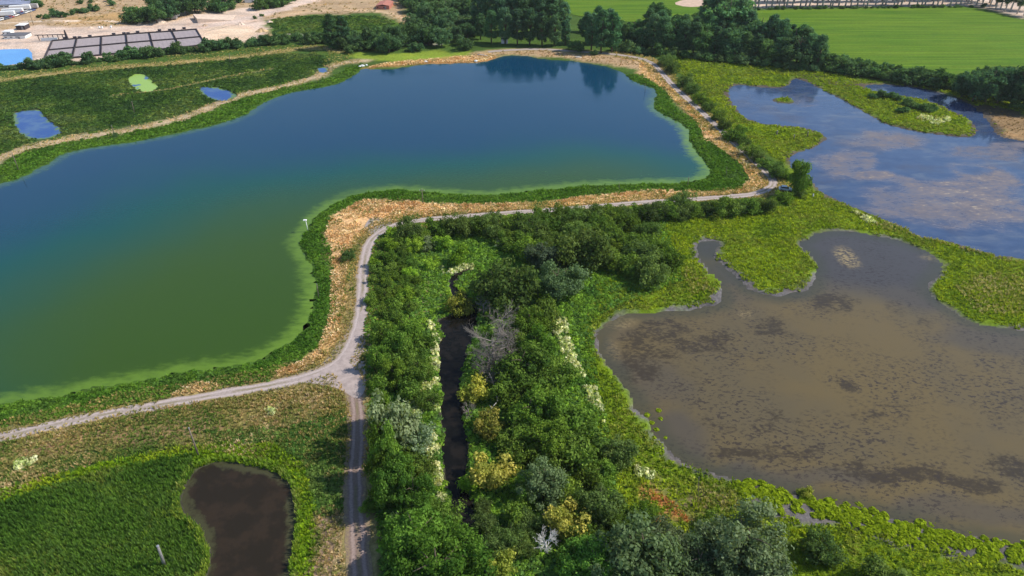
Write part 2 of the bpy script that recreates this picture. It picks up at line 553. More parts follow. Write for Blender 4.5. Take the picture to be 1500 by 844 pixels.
LINES = [  # (pixel line, half width m, colour, softness)
    ([(-200, 140), (0, 118), (80, 108), (133, 102), (267, 92), (347, 84), (400, 77), (440, 71), (475, 70), (500, 76)], 3.2, (.33, .26, .11), 4),
    ([(165, 140), (240, 132), (293, 121), (330, 113), (400, 101)], 1.0, (.19, .20, .07), 2),
    ([(20, 160), (60, 153), (110, 148), (165, 141)], .7, (.11, .15, .05), 2),
    ([(-100, 285), (0, 232), (40, 216), (100, 204), (160, 195), (230, 183), (270, 172), (320, 152), (360, 138), (400, 130), (440, 121), (465, 113), (480, 100), (500, 92), (530, 90)], 3.3, (.43, .33, .21), 5),
    ([(300, 40), (340, 33), (370, 24), (420, 12), (470, -5), (520, -30)], 4.0, (.60, .47, .39), 3),
    ([(430, 20), (500, 15), (560, 16), (600, 28)], 3.0, (.50, .36, .22), 3),
    ([(-60, 36), (60, 31), (140, 30), (215, 33)], 1.2, (.66, .54, .43), 2),
    ([(60, 56), (150, 47), (260, 36), (300, 33)], 1.0, (.44, .35, .30), 2),
    ([(0, 64), (60, 60), (80, 60)], 1.5, (.40, .33, .29), 2),
    ([(300, 46), (350, 36), (400, 27)], .9, (.42, .32, .25), 2),
    ([(90, 28), (130, 10), (170, -10)], 1.0, (.55, .42, .28), 2),
    ([(420, 50), (500, 58), (560, 62), (640, 66)], 1.2, (.36, .34, .32), 2),
]


def ground_colour(x, y):
    n = len(x)
    c = np.tile(np.array(MD), (n, 1))
    wx = (fbm(x, y, 9.0, 4) - .5)
    wy = (fbm(x + 91, y + 37, 9.0, 4) - .5)

    def over(mask, col):
        m = mask[:, None]
        c[:] = c * (1 - m) + np.array(col) * m
    # lakeside weeds
    for pts, colr, soft, wob in ZONES:
        P = PW(pts)
        d = sdf(P, x + wx * wob * 2, y + wy * wob * 2, soft + 1)
        over(1 - sstep(-soft * .5, soft * .5, d), colr)
    for pts, hw, colr, soft in LINES:
        P = chaikin(PW(pts), 1, False)
        d = line_dist(P, x + wx * 6 + (fbm(x, y, 2.5, 2) - .5) * 3, y + wy * 6 + (fbm(x + 40, y, 2.5, 2) - .5) * 3, hw + soft + 1)
        over(1 - sstep(hw - soft * .5, hw + soft * .5, d), colr)
    sl_ = lut('lake', x, y)
    near = (1 - sstep(3.5, 6.5, sl_ + wx * 5)) * np.where((x > W(520, 96)[0]) & (y > 330) & (x < 60), 0.15, 1.0)
    over(np.clip(near, 0, 1), (.05, .105, .014))
    rd = lut('road', x, y)
    over((1 - sstep(.6, 2.6, rd + wx * 3)) * .75, (.28, .22, .10))
    # wet mud round the shallow ponds
    m = 1 - sstep(.1, 1.7, lut('low', x, y) + wx * 7.0)
    over(m, (.12, .112, .112))
    m = (1 - sstep(3.5, 5.0, lut('low', x, y) + wx * 5)) * ((y < 120) & (x > W(1083, 704)[0]))
    over(m, (.12, .112, .112))
    m = 1 - sstep(.6, 2.6, lut('up', x, y) + wx * 5)
    over(m, (.09, .075, .06))
    for k in ('dark', 'ditch', 'left'):
        over(1 - sstep(.2, .9, lut(k, x, y)), (.05, .045, .035))
    # bare pinkish patch in the far field is on the field sheet
    return c


def build_ground():
    ys = [-15.0]
    while ys[-1] < 620:
        ys.append(ys[-1] + (ys[-1] + 60) * .0052)
    while ys[-1] < 3800:
        ys.append(ys[-1] * 1.15)
    ys = np.array(ys)
    us = np.concatenate([[-6, -3.5, -2.2, -1.6, -1.3], np.arange(-1.1, 1.1001, .0044), [1.3, 1.6, 2.2, 3.5, 6]])
    U, Y = np.meshgrid(us, ys)
    X = U * (Y + 60)
    x, y = X.ravel(), Y.ravel()
    z = ground_z(x, y)
    amp = sstep(.5, 4, lut('water', x, y)) * sstep(.3, 3, lut('road', x, y)) * .28
    z = z + (fbm(x, y, 6.0, 3) - .5) * amp
    nc, nr = len(us), len(ys)
    i = np.arange(nr - 1)[:, None] * nc + np.arange(nc - 1)[None, :]
    F = np.stack([i, i + 1, i + nc + 1, i + nc], -1).reshape(-1, 4)
    m, t = newmat('ground_cover')
    N = NT(t)
    c = N.attr('Col').outputs['Color']
    n1 = N.noise(.9, 6, .7)
    n2 = N.noise(.12, 4, .6)
    n3 = N.noise(.045, 5, .65, vec=N.mapped((1, 2.2, 1), .25))
    c = N.scale_col(c, N.ramp(n1, .25, .75, .6, 1.4))
    c = N.scale_col(c, N.ramp(n3, .3, .7, .78, 1.18))
    c = N.mix(N.ramp(n2, .45, .7, 0, .35), c, N.mix(1.0, c, (1.25, 1.0, .8), 'MULTIPLY'))
    N.principled(c, .95, .1, N.noise(1.6, 6, .75), .8, .35)
    me = mesh_np('ground', np.stack([x, y, z], 1), F, ground_colour(x, y), m, True)
    o = link('ground', me)
    tag(o, 'ground of green marsh, dry straw strips and bare sand round the waters', 'ground', kind='structure')


build_ground()

# ------------------------------------------------------------------ water
def water_mesh(name, key, cell, mat, z, label, extra=None, poly=None):
    lo, hi = poly.min(0) - 3, poly.max(0) + 3
    xs, ys = np.arange(lo[0], hi[0] + cell, cell), np.arange(lo[1], hi[1] + cell, cell)
    X, Y = np.meshgrid(xs, ys)
    x, y = X.ravel(), Y.ravel()
    d = lut(key, x, y)
    ok = (x > X0) & (x < X0 + NX - 2) & (y > Y0) & (y < Y0 + NY - 2)
    d = np.where(ok, d, sdf(poly, x, y, 40))
    keep = d < cell * 1.3 + .3
    nc = len(xs)
    i = (np.arange(len(ys) - 1)[:, None] * nc + np.arange(nc - 1)[None, :]).ravel()
    q = np.stack([i, i + 1, i + nc + 1, i + nc], 1)
    q = q[keep[q].any(1)]
    used = np.unique(q)
    remap = np.zeros(len(x), int)
    remap[used] = np.arange(len(used))
    x, y, d = x[used], y[used], d[used]
    at = {'shore': -d}
    if extra:
        at.update(extra(x, y, d))
    me = mesh_np(name, np.stack([x, y, np.full(len(x), z)], 1), remap[q], None, mat, True, at)
    o = link(name, me)
    tag(o, label, 'water', kind='structure')
    return o


def lake_material():
    m, t = newmat('lake_water')
    N = NT(t)
    alg = N.attr('algae').outputs['Fac']
    sh = N.attr('shore').outputs['Fac']
    big = N.noise(.012, 3, .5)
    st = N.noise(.35, 4, .6, vec=N.mapped((1, 2.2, 1), .3))
    a = N.math('ADD', alg, N.math('MULTIPLY', N.math('SUBTRACT', big, .5), .55))
    c = N.mix(N.ramp(a, .0, .42), (.003, .038, .082), (.004, .060, .048))  # open-water blue has the sky's reflection put into the base colour
    c = N.mix(N.ramp(a, .30, .85), c, (.030, .068, .004))
    edge = N.math('ADD', N.math('MULTIPLY', sh, -1.0), N.math('MULTIPLY', N.math('SUBTRACT', st, .5), 7.0))
    ef = N.math('MULTIPLY', N.ramp(edge, -4.8, .3), N.attr('film').outputs['Fac'])
    c = N.mix(ef, c, (.12, .215, .020))
    fl = N.ramp(N.noise(.8, 5, .65), .66, .74)
    c = N.mix(N.math('MULTIPLY', N.math('MULTIPLY', fl, alg), .35), c, (.11, .15, .04))
    p = N.principled(c, .06, .5, N.noise(.9, 4, .55, vec=N.mapped((1, 1.6, 1))), .035, .25, ior=1.36)
    t.links.new(N.ramp(N.noise(.02, 4, .6, vec=N.mapped((1, 2.4, 1), .4)), .4, .65, .04, .16), p.inputs['Roughness'])
    return m


def lake_extra(x, y, d):
    # algae thick in the near bay, thin in the open far water
    ax, ay = W(425, 490)
    r = np.hypot((x - ax) / 1.6, (y - ay))
    alg = np.exp(-(r / 62.0) ** 2) * 1.1
    bx, by = W(900, 262)
    alg += .55 * np.exp(-(np.hypot((x - bx) / 2.4, (y - by)) / 28.0) ** 2)
    bx, by = W(560, 300)
    alg += .35 * np.exp(-(np.hypot((x - bx) / 2, (y - by)) / 30.0) ** 2)
    film = 1 - sstep(255, 330, y) * .85
    film = np.maximum(film * .75, .95 * np.exp(-(np.hypot(x - W(1030, 225)[0], (y - W(1030, 225)[1]) / 1.6) / 40.0) ** 2))
    film *= .45 + .55 * sstep(W(480, 300)[0] - 3, W(600, 280)[0], x) + np.where(y < 200, .55, 0)
    return {'algae': np.clip(alg, 0, 1), 'film': np.clip(film, 0, 1)}


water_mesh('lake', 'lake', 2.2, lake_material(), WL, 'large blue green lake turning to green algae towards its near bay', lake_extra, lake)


def blobs(x, y, lst, wob=6.0):
    wx = (fbm(x, y, 14.0, 4) - .5) * wob * 2
    wy = (fbm(x + 50, y + 80, 14.0, 4) - .5) * wob * 2
    o = np.zeros(len(x))
    for px, py, rx, ry, s in lst:
        cx, cyy = W(px, py)
        k = depth_at(px, py) / FOC
        sy = abs(W(px, py - 3)[1] - W(px, py + 3)[1]) / 6.0
        q = np.hypot((x + wx - cx) / (rx * k), (y + wy - cyy) / (ry * sy))
        o = np.maximum(o, s * (1 - sstep(.55, 1.25, q)))
    return o


def pond_up_material():
    m, t = newmat('shallow_pond_water')
    N = NT(t)
    patch_f = N.attr('mat').outputs['Fac']  # strength of the pinkish tan patches
    n1 = N.noise(.10, 6, .72, vec=N.mapped((1, 1.9, 1), .25))
    n2 = N.noise(.55, 5, .7, vec=N.mapped((1, 2.4, 1), -.2))
    f = N.math('ADD', patch_f, N.math('MULTIPLY', N.math('SUBTRACT', n1, .5), 1.5))
    f = N.math('ADD', f, N.math('MULTIPLY', N.math('SUBTRACT', n2, .5), .6))
    k = N.ramp(f, -.05, .95)
    c = N.mix(N.ramp(n1, .3, .7), (.026, .050, .115), (.044, .074, .145))  # blue of the reflected sky painted into the pond's base colour
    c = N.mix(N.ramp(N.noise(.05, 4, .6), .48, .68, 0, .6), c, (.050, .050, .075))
    c = N.mix(N.ramp(N.noise(.06, 5, .6, vec=N.mapped((1, 2.5, 1), .2), dist=.8), .52, .72, 0, .55), c, (.12, .14, .17))
    c = N.mix(N.math('MULTIPLY', k, N.ramp(n2, .2, .7, .45, 1.0)), c, (.185, .150, .138))
    c = N.mix(N.ramp(N.math('MULTIPLY', k, n2), .5, .62, 0, .8), c, (.34, .29, .21))
    p = N.principled(c, .1, .5, N.noise(.8, 3, .5), .03, .3, ior=1.36)
    t.links.new(N.ramp(k, 0, 1, .08, .6), p.inputs['Roughness'])
    return m


def up_extra(x, y, d):
    b = blobs(x, y, [(1400, 275, 95, 40, .75), (1300, 205, 70, 18, .55), (1285, 255, 45, 10, .9), (1250, 230, 55, 14, .7), (1450, 225, 70, 14, .6), (1330, 305, 90, 20, .65), (1400, 320, 70, 15, .5), (1280, 200, 25, 14, .7), (1180, 185, 60, 12, .1), (1490, 215, 40, 8, .7), (1165, 146, 35, 12, .35), (1440, 255, 60, 20, .8), (1420, 300, 110, 40, .7), (1230, 240, 60, 20, .6), (1310, 290, 60, 24, .6), (1300, 205, 60, 16, .7)])
    hole = blobs(x, y, [(1345, 243, 52, 22, 1.0), (1425, 248, 30, 8, .6)], 3)
    return {'mat': np.clip(b - hole * .9 - .15, -.5, 1)}


water_mesh('marsh_pond', 'up', 1.6, pond_up_material(), WL + .003, 'shallow blue marsh pond with pinkish tan patches on the right', up_extra, pup)


def pond_low_material():
    m, t = newmat('muddy_pond_water')
    N = NT(t)
    dk = N.attr('mat').outputs['Fac']
    sh = N.attr('shore').outputs['Fac']
    n1 = N.noise(.16, 6, .7, vec=N.mapped((1, 1.5, 1), .5))
    n2 = N.noise(1.0, 5, .7, vec=N.mapped((1, 1.5, 1), .5))
    n3 = N.noise(.03, 3, .6)
    f = N.math('ADD', dk, N.math('MULTIPLY', N.math('SUBTRACT', n1, .5), 1.6))
    f = N.math('ADD', f, N.math('MULTIPLY', N.math('SUBTRACT', n2, .5), 1.5))
    k = N.ramp(f, .12, .62)
    c = N.mix(N.ramp(n3, .35, .65), (.118, .088, .038), (.098, .078, .042))
    c = N.mix(N.attr('grey').outputs['Fac'], c, (.056, .052, .050))
    c = N.mix(N.math('MULTIPLY', k, .85), c, (.036, .028, .018))
    n4 = N.noise(.95, 5, .72, vec=N.mapped((1, 1.7, 1), .55))
    spk = N.math('MULTIPLY', N.ramp(n4, .52, .585), N.ramp(N.noise(.05, 4, .65), .40, .57))
    c = N.mix(N.math('MULTIPLY', spk, .82), c, (.035, .028, .024))
    c = N.mix(N.math('MULTIPLY', N.attr('tan').outputs['Fac'], N.ramp(n2, .42, .58)), c, (.25, .19, .09))
    c = N.mix(N.ramp(sh, 4.5, .3, 0, .6), c, (.045, .048, .030))
    N.principled(c, .14, .4, n2, .02, .2, ior=1.33)
    return m


def low_extra(x, y, d):
    dk = blobs(x, y, [(960, 515, 60, 42, .52), (970, 482, 60, 14, .5), (1040, 500, 50, 20, .5), (950, 545, 40, 26, .6), (1290, 600, 70, 30, .3), (1060, 620, 30, 14, .45), (1130, 480, 35, 22, .5), (1225, 440, 45, 22, .55), (1230, 560, 25, 12, .45), (1330, 700, 80, 12, .75), (1250, 690, 80, 14, .6), (1420, 705, 60, 16, .7), (1480, 680, 50, 20, .6), (1120, 660, 80, 14, .5), (1120, 610, 25, 30, .4), (1030, 560, 20, 14, .2), (1480, 600, 60, 30, .25), (1310, 450, 25, 12, .3), (1360, 470, 30, 10, .35), (1170, 630, 40, 15, .3)], 5)
    grey = blobs(x, y, [(1265, 375, 150, 52, 1.0), (1120, 400, 80, 35, .8), (1330, 420, 60, 35, .7), (1460, 500, 90, 22, .45), (1050, 366, 50, 20, 1), (960, 560, 60, 40, .4), (1150, 700, 160, 14, .5), (1400, 750, 160, 22, .5), (1060, 440, 50, 12, .3), (920, 480, 30, 12, .3), (1010, 640, 40, 40, .6), (1090, 690, 70, 14, .6), (915, 520, 16, 40, .6)], 5)
    tan = blobs(x, y, [(1242, 375, 18, 14, 1.0), (905, 470, 30, 12, .6), (905, 510, 14, 20, .5), (1090, 460, 10, 5, .6), (1370, 375, 22, 6, .7)], 2)
    return {'mat': dk - .1, 'grey': grey, 'tan': tan}


water_mesh('muddy_pond', 'low', 1.2, pond_low_material(), WL + .006, 'shallow muddy brown pond with dark weed blotches at lower right', low_extra, plow)


def simple_water(name, a, b, scale, rough=.08, thr=(.45, .6), ior=1.36, fringe=None):
    m, t = newmat(name)
    N = NT(t)
    n = N.noise(scale, 5, .65)
    c = N.mix(N.ramp(n, *thr), a, b)
    if fringe:
        e = N.math('ADD', N.math('MULTIPLY', N.attr('shore').outputs['Fac'], -1.0), N.math('MULTIPLY', N.math('SUBTRACT', N.noise(.14, 5, .7), .5), 11.0))
        c = N.mix(N.ramp(e, -1.6, -.2), c, fringe)
    N.principled(c, rough, .5, N.noise(1.5, 3, .5), .02, .2, ior=ior)
    return m


water_mesh('dark_pond', 'dark', .8, simple_water('peaty_water', (.020, .016, .011), (.029, .021, .014), .2, ior=1.2, fringe=(.05, .05, .025)), WL + .001, 'small dark peaty pond beside the reed bed', None, pdark)
water_mesh('ditch_water', 'ditch', .7, simple_water('ditch_water', (.006, .006, .005), (.013, .011, .009), .3, ior=1.2), WL + .002, 'narrow dark water filled ditch through the thicket', None, ditch)
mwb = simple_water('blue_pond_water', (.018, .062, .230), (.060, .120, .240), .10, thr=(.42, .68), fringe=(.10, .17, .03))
mwd = simple_water('duckweed_water', (.26, .40, .055), (.035, .095, .26), .07, .3, (.57, .61))
for i, (p, lab) in enumerate(zip(pleft, ['blue pool in the weeds beside the far left bank path', 'blue pool nearest the lake among left weed beds', 'small pool mostly covered in bright duckweed', 'tiny blue pool near the lake corner'])):
    SD['_p'] = sdf(p, sx_, sy_)
    water_mesh('small_pond', '_p', 1.0, mwd if i == 2 else mwb, WL + .001 * i, lab, None, p)
water_mesh('settling_basin', 'basin', 1.5, simple_water('basin_water', (.075, .27, .60), (.09, .30, .62), .05, .1), WL, 'bright blue settling basin at the left edge of the yard', None, basin)

# ------------------------------------------------------------------ roads and fields
def ribbon(name, pts, hw, mat, z, label, wid=None):
    pts = chaikin(pts, 1, False)
    n = len(pts)
    d = np.gradient(pts, axis=0)
    d /= np.linalg.norm(d, axis=1)[:, None] + 1e-9
    nrm = np.stack([-d[:, 1], d[:, 0]], 1)
    us = np.linspace(-1, 1, 13)
    wv = np.full(n, hw) if wid is None else wid(pts)
    e = (fbm(pts[:, 0], pts[:, 1], 2.2, 3) - .5) * 1.1
    e2 = (fbm(pts[:, 0] + 77, pts[:, 1], 2.2, 3) - .5) * 1.1
    V, Uv = [], []
    for u in us:
        off = wv * u + (e if u < 0 else e2) * abs(u)
        q = pts + nrm * off[:, None]
        V.append(np.column_stack([q, np.full(n, z)]))
        Uv.append(np.full(n, u) * wv)
    V = np.stack(V, 1).reshape(-1, 3)
    Uv = np.stack(Uv, 1).ravel()
    k = len(us)
    i = (np.arange(n - 1)[:, None] * k + np.arange(k - 1)[None, :]).ravel()
    F = np.stack([i, i + k, i + k + 1, i + 1], 1)
    o = link(name, mesh_np(name, V, F, None, mat, True, {'across': Uv}))
    tag(o, label, 'track', kind='structure')


def track_mat(c1=(.41, .345, .325), c2=(.33, .275, .25), cg=(.17, .15, .06)):
    m, t = newmat('gravel_track')
    N = NT(t)
    u = N.attr('across').outputs['Fac']
    wob = N.math('MULTIPLY', N.math('SUBTRACT', N.noise(.2, 3, .5), .5), .8)
    au = N.math('ABSOLUTE', N.math('ADD', u, wob))
    rut = N.math('ABSOLUTE', N.math('SUBTRACT', au, .78))
    k = N.ramp(rut, .12, .42)
    n = N.noise(2.5, 6, .7)
    n2 = N.noise(.15, 4, .6)
    c = N.mix(k, c1, c2)
    gr = N.math('MULTIPLY', N.ramp(au, .45, .05), N.ramp(n2, .42, .6))
    c = N.mix(N.math('MULTIPLY', gr, .65), c, cg)
    c = N.mix(N.math('MULTIPLY', N.ramp(au, 1.15, 1.7), N.ramp(n, .35, .6)), c, (.24, .19, .10))
    c = N.scale_col(c, N.ramp(n, .25, .75, .78, 1.2))
    N.principled(c, .95, .1, n, .5, .08)
    return m


MT = track_mat()
MT2 = track_mat((.285, .215, .19), (.20, .145, .12), (.16, .14, .07))


def main_w(p):
    ax, ay = W(515, 520)
    j = np.exp(-(np.hypot(p[:, 0] - ax, p[:, 1] - ay) / 9.0) ** 2) * 2.0
    bx, by = W(530, 400)
    return 1.45 + j + .55 * np.exp(-(np.hypot(p[:, 0] - bx, p[:, 1] - by) / 25.0) ** 2)


ribbon('gravel_track', r_main, 1.5, MT, .030, 'pale gravel track curving round the near side of the lake', main_w)
ribbon('gravel_track', r_east, 1.6, MT, .036, 'two rut gravel track running up the right dyke of the lake')
ribbon('dirt_track', r_south, 2.0, MT2, .042, 'pinkish dirt track leading down from the junction between the thickets')


def sheet(name, pts, z, mat, label, smooth_it=1):
    P = chaikin(PW(pts), smooth_it) if smooth_it else PW(pts)
    me = bpy.data.meshes.new(name)
    me.from_pydata([(a, b, z) for a, b in P], [], [tuple(range(len(P)))])
    me.materials.append(mat)
    o = link(name, me)
    tag(o, label, 'field', kind='structure')
    return o


def crop_mat():
    m, t = newmat('crop')
    N = NT(t)
    a = N.noise(1.0, 3, .6, vec=N.mapped((.015, .22, 1), .03))
    b = N.noise(.02, 4, .6)
    f = N.noise(.8, 5, .7)
    c = N.mix(N.ramp(b, .3, .7), (.058, .135, .007), (.082, .155, .009))
    c = N.mix(N.ramp(a, .38, .62, 0, .8), c, (.108, .180, .012))
    c = N.scale_col(c, N.ramp(N.noise(.35, 3, .6, vec=N.mapped((.06, 1, 1), .03)), .3, .7, .84, 1.14))
    px, py = W(1003, 8)
    c = N.scale_col(c, N.ramp(f, .25, .75, .82, 1.18))
    N.principled(c, .95, .1, f, .6, .3)
    return m


MC = crop_mat()
sheet('crop_field', [(1086, 17), (1150, 14), (1280, 12), (1400, 9), (1440, 14), (1500, 32), (1700, 62), (1760, 100), (1560, 110), (1500, 98), (1440, 98), (1410, 122), (1350, 112), (1280, 97), (1215, 85), (1190, 60), (1130, 40)], .16, MC, 'smooth bright green crop field at the upper right')
sheet('crop_field', [(760, -45), (1075, -45), (1055, 5), (1020, 24), (960, 34), (880, 30), (830, 20), (790, 0)], .16, MC, 'bright green field behind the tree belt at top centre')
sheet('bare_soil_patch', [(985, 6), (1000, 0), (1030, -3), (1042, 4), (1030, 10), (1005, 11)], .20, plain('bare_soil', (.50, .36, .27), .95, .15, .4), 'pinkish bare soil patch in the top centre field')
sheet('gravel_apron', [(425, 559), (475, 544), (505, 520), (522, 480), (530, 450), (541, 455), (543, 500), (546, 540), (534, 575), (524, 585), (513, 580), (500, 571), (470, 563)], .05, plain('trodden_gravel', (.34, .28, .26), .95, .2, .6, .4), 'broad trodden gravel apron where the three tracks meet')
sheet('gravel_apron', [(533, 336), (537, 325), (545, 318), (560, 320), (575, 321), (572, 329), (556, 338), (545, 345)], .05, plain('grey_gravel', (.30, .255, .235), .95, .15, .8), 'grey gravel apron beside the bend of the track')

# ------------------------------------------------------------------ ground cover that nobody could count
def leaf_quads(P, Nn, size, aspect=1.5, r=None):
    """diamond leaves at P with normals Nn"""
    r = r or rng
    n = len(P)
    a = r.normal(size=(n, 3))
    t1 = np.cross(Nn, a)
    t1 /= np.linalg.norm(t1, axis=1)[:, None] + 1e-9
    t2 = np.cross(Nn, t1)
    s = size[:, None] if np.ndim(size) else size
    l = t1 * s * aspect * .5
    b = t2 * s * .5
    V = np.stack([P - l, P + b, P + l, P - b], 1).reshape(-1, 3)
    F = np.arange(n * 4).reshape(-1, 4)
    return V, F


def dome_template(nl, leaf, seed, flat=.8):
    r = np.random.default_rng(seed)
    d = r.normal(size=(nl, 3))
    d[:, 2] = np.abs(d[:, 2]) * .9 + .05
    d /= np.linalg.norm(d, axis=1)[:, None]
    rad = r.uniform(.55, 1.05, nl)[:, None]
    P = d * rad * np.array([1, 1, flat]) * .5
    Nn = d + r.normal(size=(nl, 3)) * .45
    Nn /= np.linalg.norm(Nn, axis=1)[:, None]
    V, F = leaf_quads(P, Nn, leaf * r.uniform(.6, 1.3, nl), 1.5, r)
    return V, F, np.repeat(r.uniform(.7, 1.3, nl), 4)


def blade_template(nb, seed, spread=.5, wid=.10, h=1.0):
    r = np.random.default_rng(seed)
    V, c = [], []
    for _ in range(nb):
        a = r.uniform(0, 6.283)
        b = r.uniform(0, .22)
        base = np.array([math.cos(a) * b, math.sin(a) * b, 0])
        lean = r.uniform(.2, 1) * spread
        a2 = a + r.normal() * .5
        hh = h * r.uniform(.6, 1.1)
        tip = base + np.array([math.cos(a2) * lean, math.sin(a2) * lean, hh])
        mid = base * .45 + tip * .55 + np.array([0, 0, .12 * hh])
        s = np.array([-math.sin(a2), math.cos(a2), 0]) * wid * r.uniform(.7, 1.3)
        V += [base - s * .5, base + s * .5, mid + s, mid - s, mid - s * .9, mid + s * .9, tip + s * .35, tip - s * .35]
        k = r.uniform(.75, 1.25)
        c += [k] * 8
    V = np.array(V)
    F = np.arange(len(V)).reshape(-1, 4)
    return V, F, np.array(c)


DOMES = [dome_template(24, .30, s) for s in range(5)]
DOMES_LO = [dome_template(14, .36, 20 + s) for s in range(4)]
GRASS = [blade_template(11, 40 + s, .5, .075) for s in range(5)]
REED = [blade_template(8, 60 + s, .28, .05, 1.0) for s in range(5)]


def scatter(name, label, cat, area, spacing, temps, size, hratio, cols, mat, keep=None, far_grow=1.0, patch=7.0):
    """fills pixel outlines with clumps; one stuff object"""
    XS, YS = [], []
    for pts in area:
        P = PW(pts) if not isinstance(pts, np.ndarray) else pts
        lo, hi = P.min(0), P.max(0)
        # thin out with distance: split into bands
        y = max(lo[1], 40)
        while y < hi[1]:
            dist = math.hypot(y, CAM_H)
            sp = spacing * max(1.0, dist / 190.0) ** far_grow
            band = max(6.0, y * .1)
            y2 = min(y + band, hi[1])
            xx = np.arange(lo[0], hi[0], sp)
            yy = np.arange(y, y2, sp)
            if len(xx) and len(yy):
                A, B = np.meshgrid(xx, yy)
                A = A + rng.uniform(-.5, .5, A.shape) * sp
                B = B + rng.uniform(-.5, .5, B.shape) * sp
                A, B = A.ravel(), B.ravel()
                m = inside(P, A, B)
                XS.append(A[m])
                YS.append(B[m])
            y = y2
    x, y = np.concatenate(XS), np.concatenate(YS)
    px, py = project(x, y)
    m = (px > -220) & (px < 1720) & (py < 930) & (py > -60)
    m &= (lut('water', x, y) > .25) & (lut('road', x, y) > .15)
    if keep is not None:
        m &= keep(x, y)
    x, y = x[m], y[m]
    n = len(x)
    dist = np.hypot(y, CAM_H)
    s = rng.uniform(size[0], size[1], n) * np.maximum(1, dist / 190.0) ** (far_grow * .9)
    hz = s * rng.uniform(hratio[0], hratio[1], n) / np.maximum(1, dist / 190.0) ** (far_grow * .6)
    z = ground_z(x, y) - .04
    rot = rng.uniform(0, 6.283, n)
    cols = np.array(cols)
    # colours drift in patches rather than clump by clump
    f = fbm(x, y, patch, 4) * 2.2 - .6 + rng.normal(size=n) * .16
    f = np.clip(f, 0, .999) * (len(cols) - 1)
    i0 = f.astype(int)
    cc = cols[i0] * (1 - (f - i0))[:, None] + cols[np.minimum(i0 + 1, len(cols) - 1)] * (f - i0)[:, None]
    cc = cc * rng.uniform(.8, 1.2, n)[:, None]
    ti = rng.integers(0, len(temps), n)
    Vs, Fs, Cs = [], [], []
    base = 0
    for k, (TV, TF, TC) in enumerate(temps):
        q = np.where(ti == k)[0]
        if not len(q):
            continue
        co, si = np.cos(rot[q])[:, None], np.sin(rot[q])[:, None]
        vx = (TV[:, 0] * co - TV[:, 1] * si) * s[q][:, None] + x[q][:, None]
        vy = (TV[:, 0] * si + TV[:, 1] * co) * s[q][:, None] + y[q][:, None]
        vz = TV[:, 2] * hz[q][:, None] + z[q][:, None]
        Vs.append(np.stack([vx, vy, vz], -1).reshape(-1, 3))
        Fs.append((TF[None] + (np.arange(len(q)) * len(TV))[:, None, None]).reshape(-1, 4) + base)
        Cs.append((cc[q][:, None, :] * TC[None, :, None]).reshape(-1, 3))
        base += len(q) * len(TV)
    o = link(name, mesh_np(name, np.concatenate(Vs), np.concatenate(Fs), np.clip(np.concatenate(Cs), 0, .95), mat))
    tag(o, label, cat, kind='stuff')
    print('STUFF', name, n, base // 4)
    return o


def ring(key, a, b):
    return lambda x, y: (lut(key, x, y) > a) & (lut(key, x, y) + (fbm(x, y, 5., 3) - .5) * 4 < b)


strawP = [PW(z_[0]) for z_ in ZONES if z_[1] in (STRAW, STRAWB) or z_[1] == (.46, .30, .13) or z_[1] == (.44, .30, .12) or z_[1] == (.42, .29, .17)]


def in_any(polys, x, y):
    r = np.zeros(len(x), bool)
    for p in polys:
        r |= inside(p, x, y)
    return r


ALL = [(-330, 940), (1850, 940), (1850, 40), (-330, 40)]
reedP = PW([(-300, 870), (0, 738), (60, 718), (150, 690), (280, 666), (287, 690), (267, 715), (262, 740), (290, 770), (302, 800), (308, 900), (-300, 960)])
# weeds round the lake
scatter('lakeside_weeds', 'leafy green weeds growing in a band along the lake shore', 'weeds',
        [[(-260, 800), (560, 640), (1200, 300), (1200, 70), (500, 70), (-260, 240)]], .62, DOMES + DOMES + GRASS[:3], (.6, 1.35), (.4, .85),
        [(.036, .085, .011), (.055, .118, .014), (.075, .140, .016), (.050, .100, .018)], M_GRASS,
        lambda x, y: (ring('lake', .3, 7.5)(x, y) | ((x < W(400, 144)[0]) & (y > 150) & ring('lake', .3, 16.)(x, y) & (line_dist(PW(LINES[3][0]), x, y) > 3.0 + (fbm(x, y, 3., 2) - .5) * 3))) & ~in_any(strawP, x + rng.normal(size=len(x)) * .8, y + rng.normal(size=len(x)) * .8) & ~((x > W(530, 96)[0]) & (x < 70) & (y > 335)), 1.0)
bulge = [[(1025, 205), (1045, 212), (1085, 240), (1096, 262), (1085, 276), (1040, 281), (985, 278), (1040, 268)]]
scatter('dyke_weeds', 'dense green weeds on the bulge of bank at the lake corner', 'weeds', bulge, .8, DOMES, (.9, 1.6), (.6, .9),
        [(.040, .090, .012), (.060, .120, .014), (.045, .085, .02)], M_GRASS, None, .8)
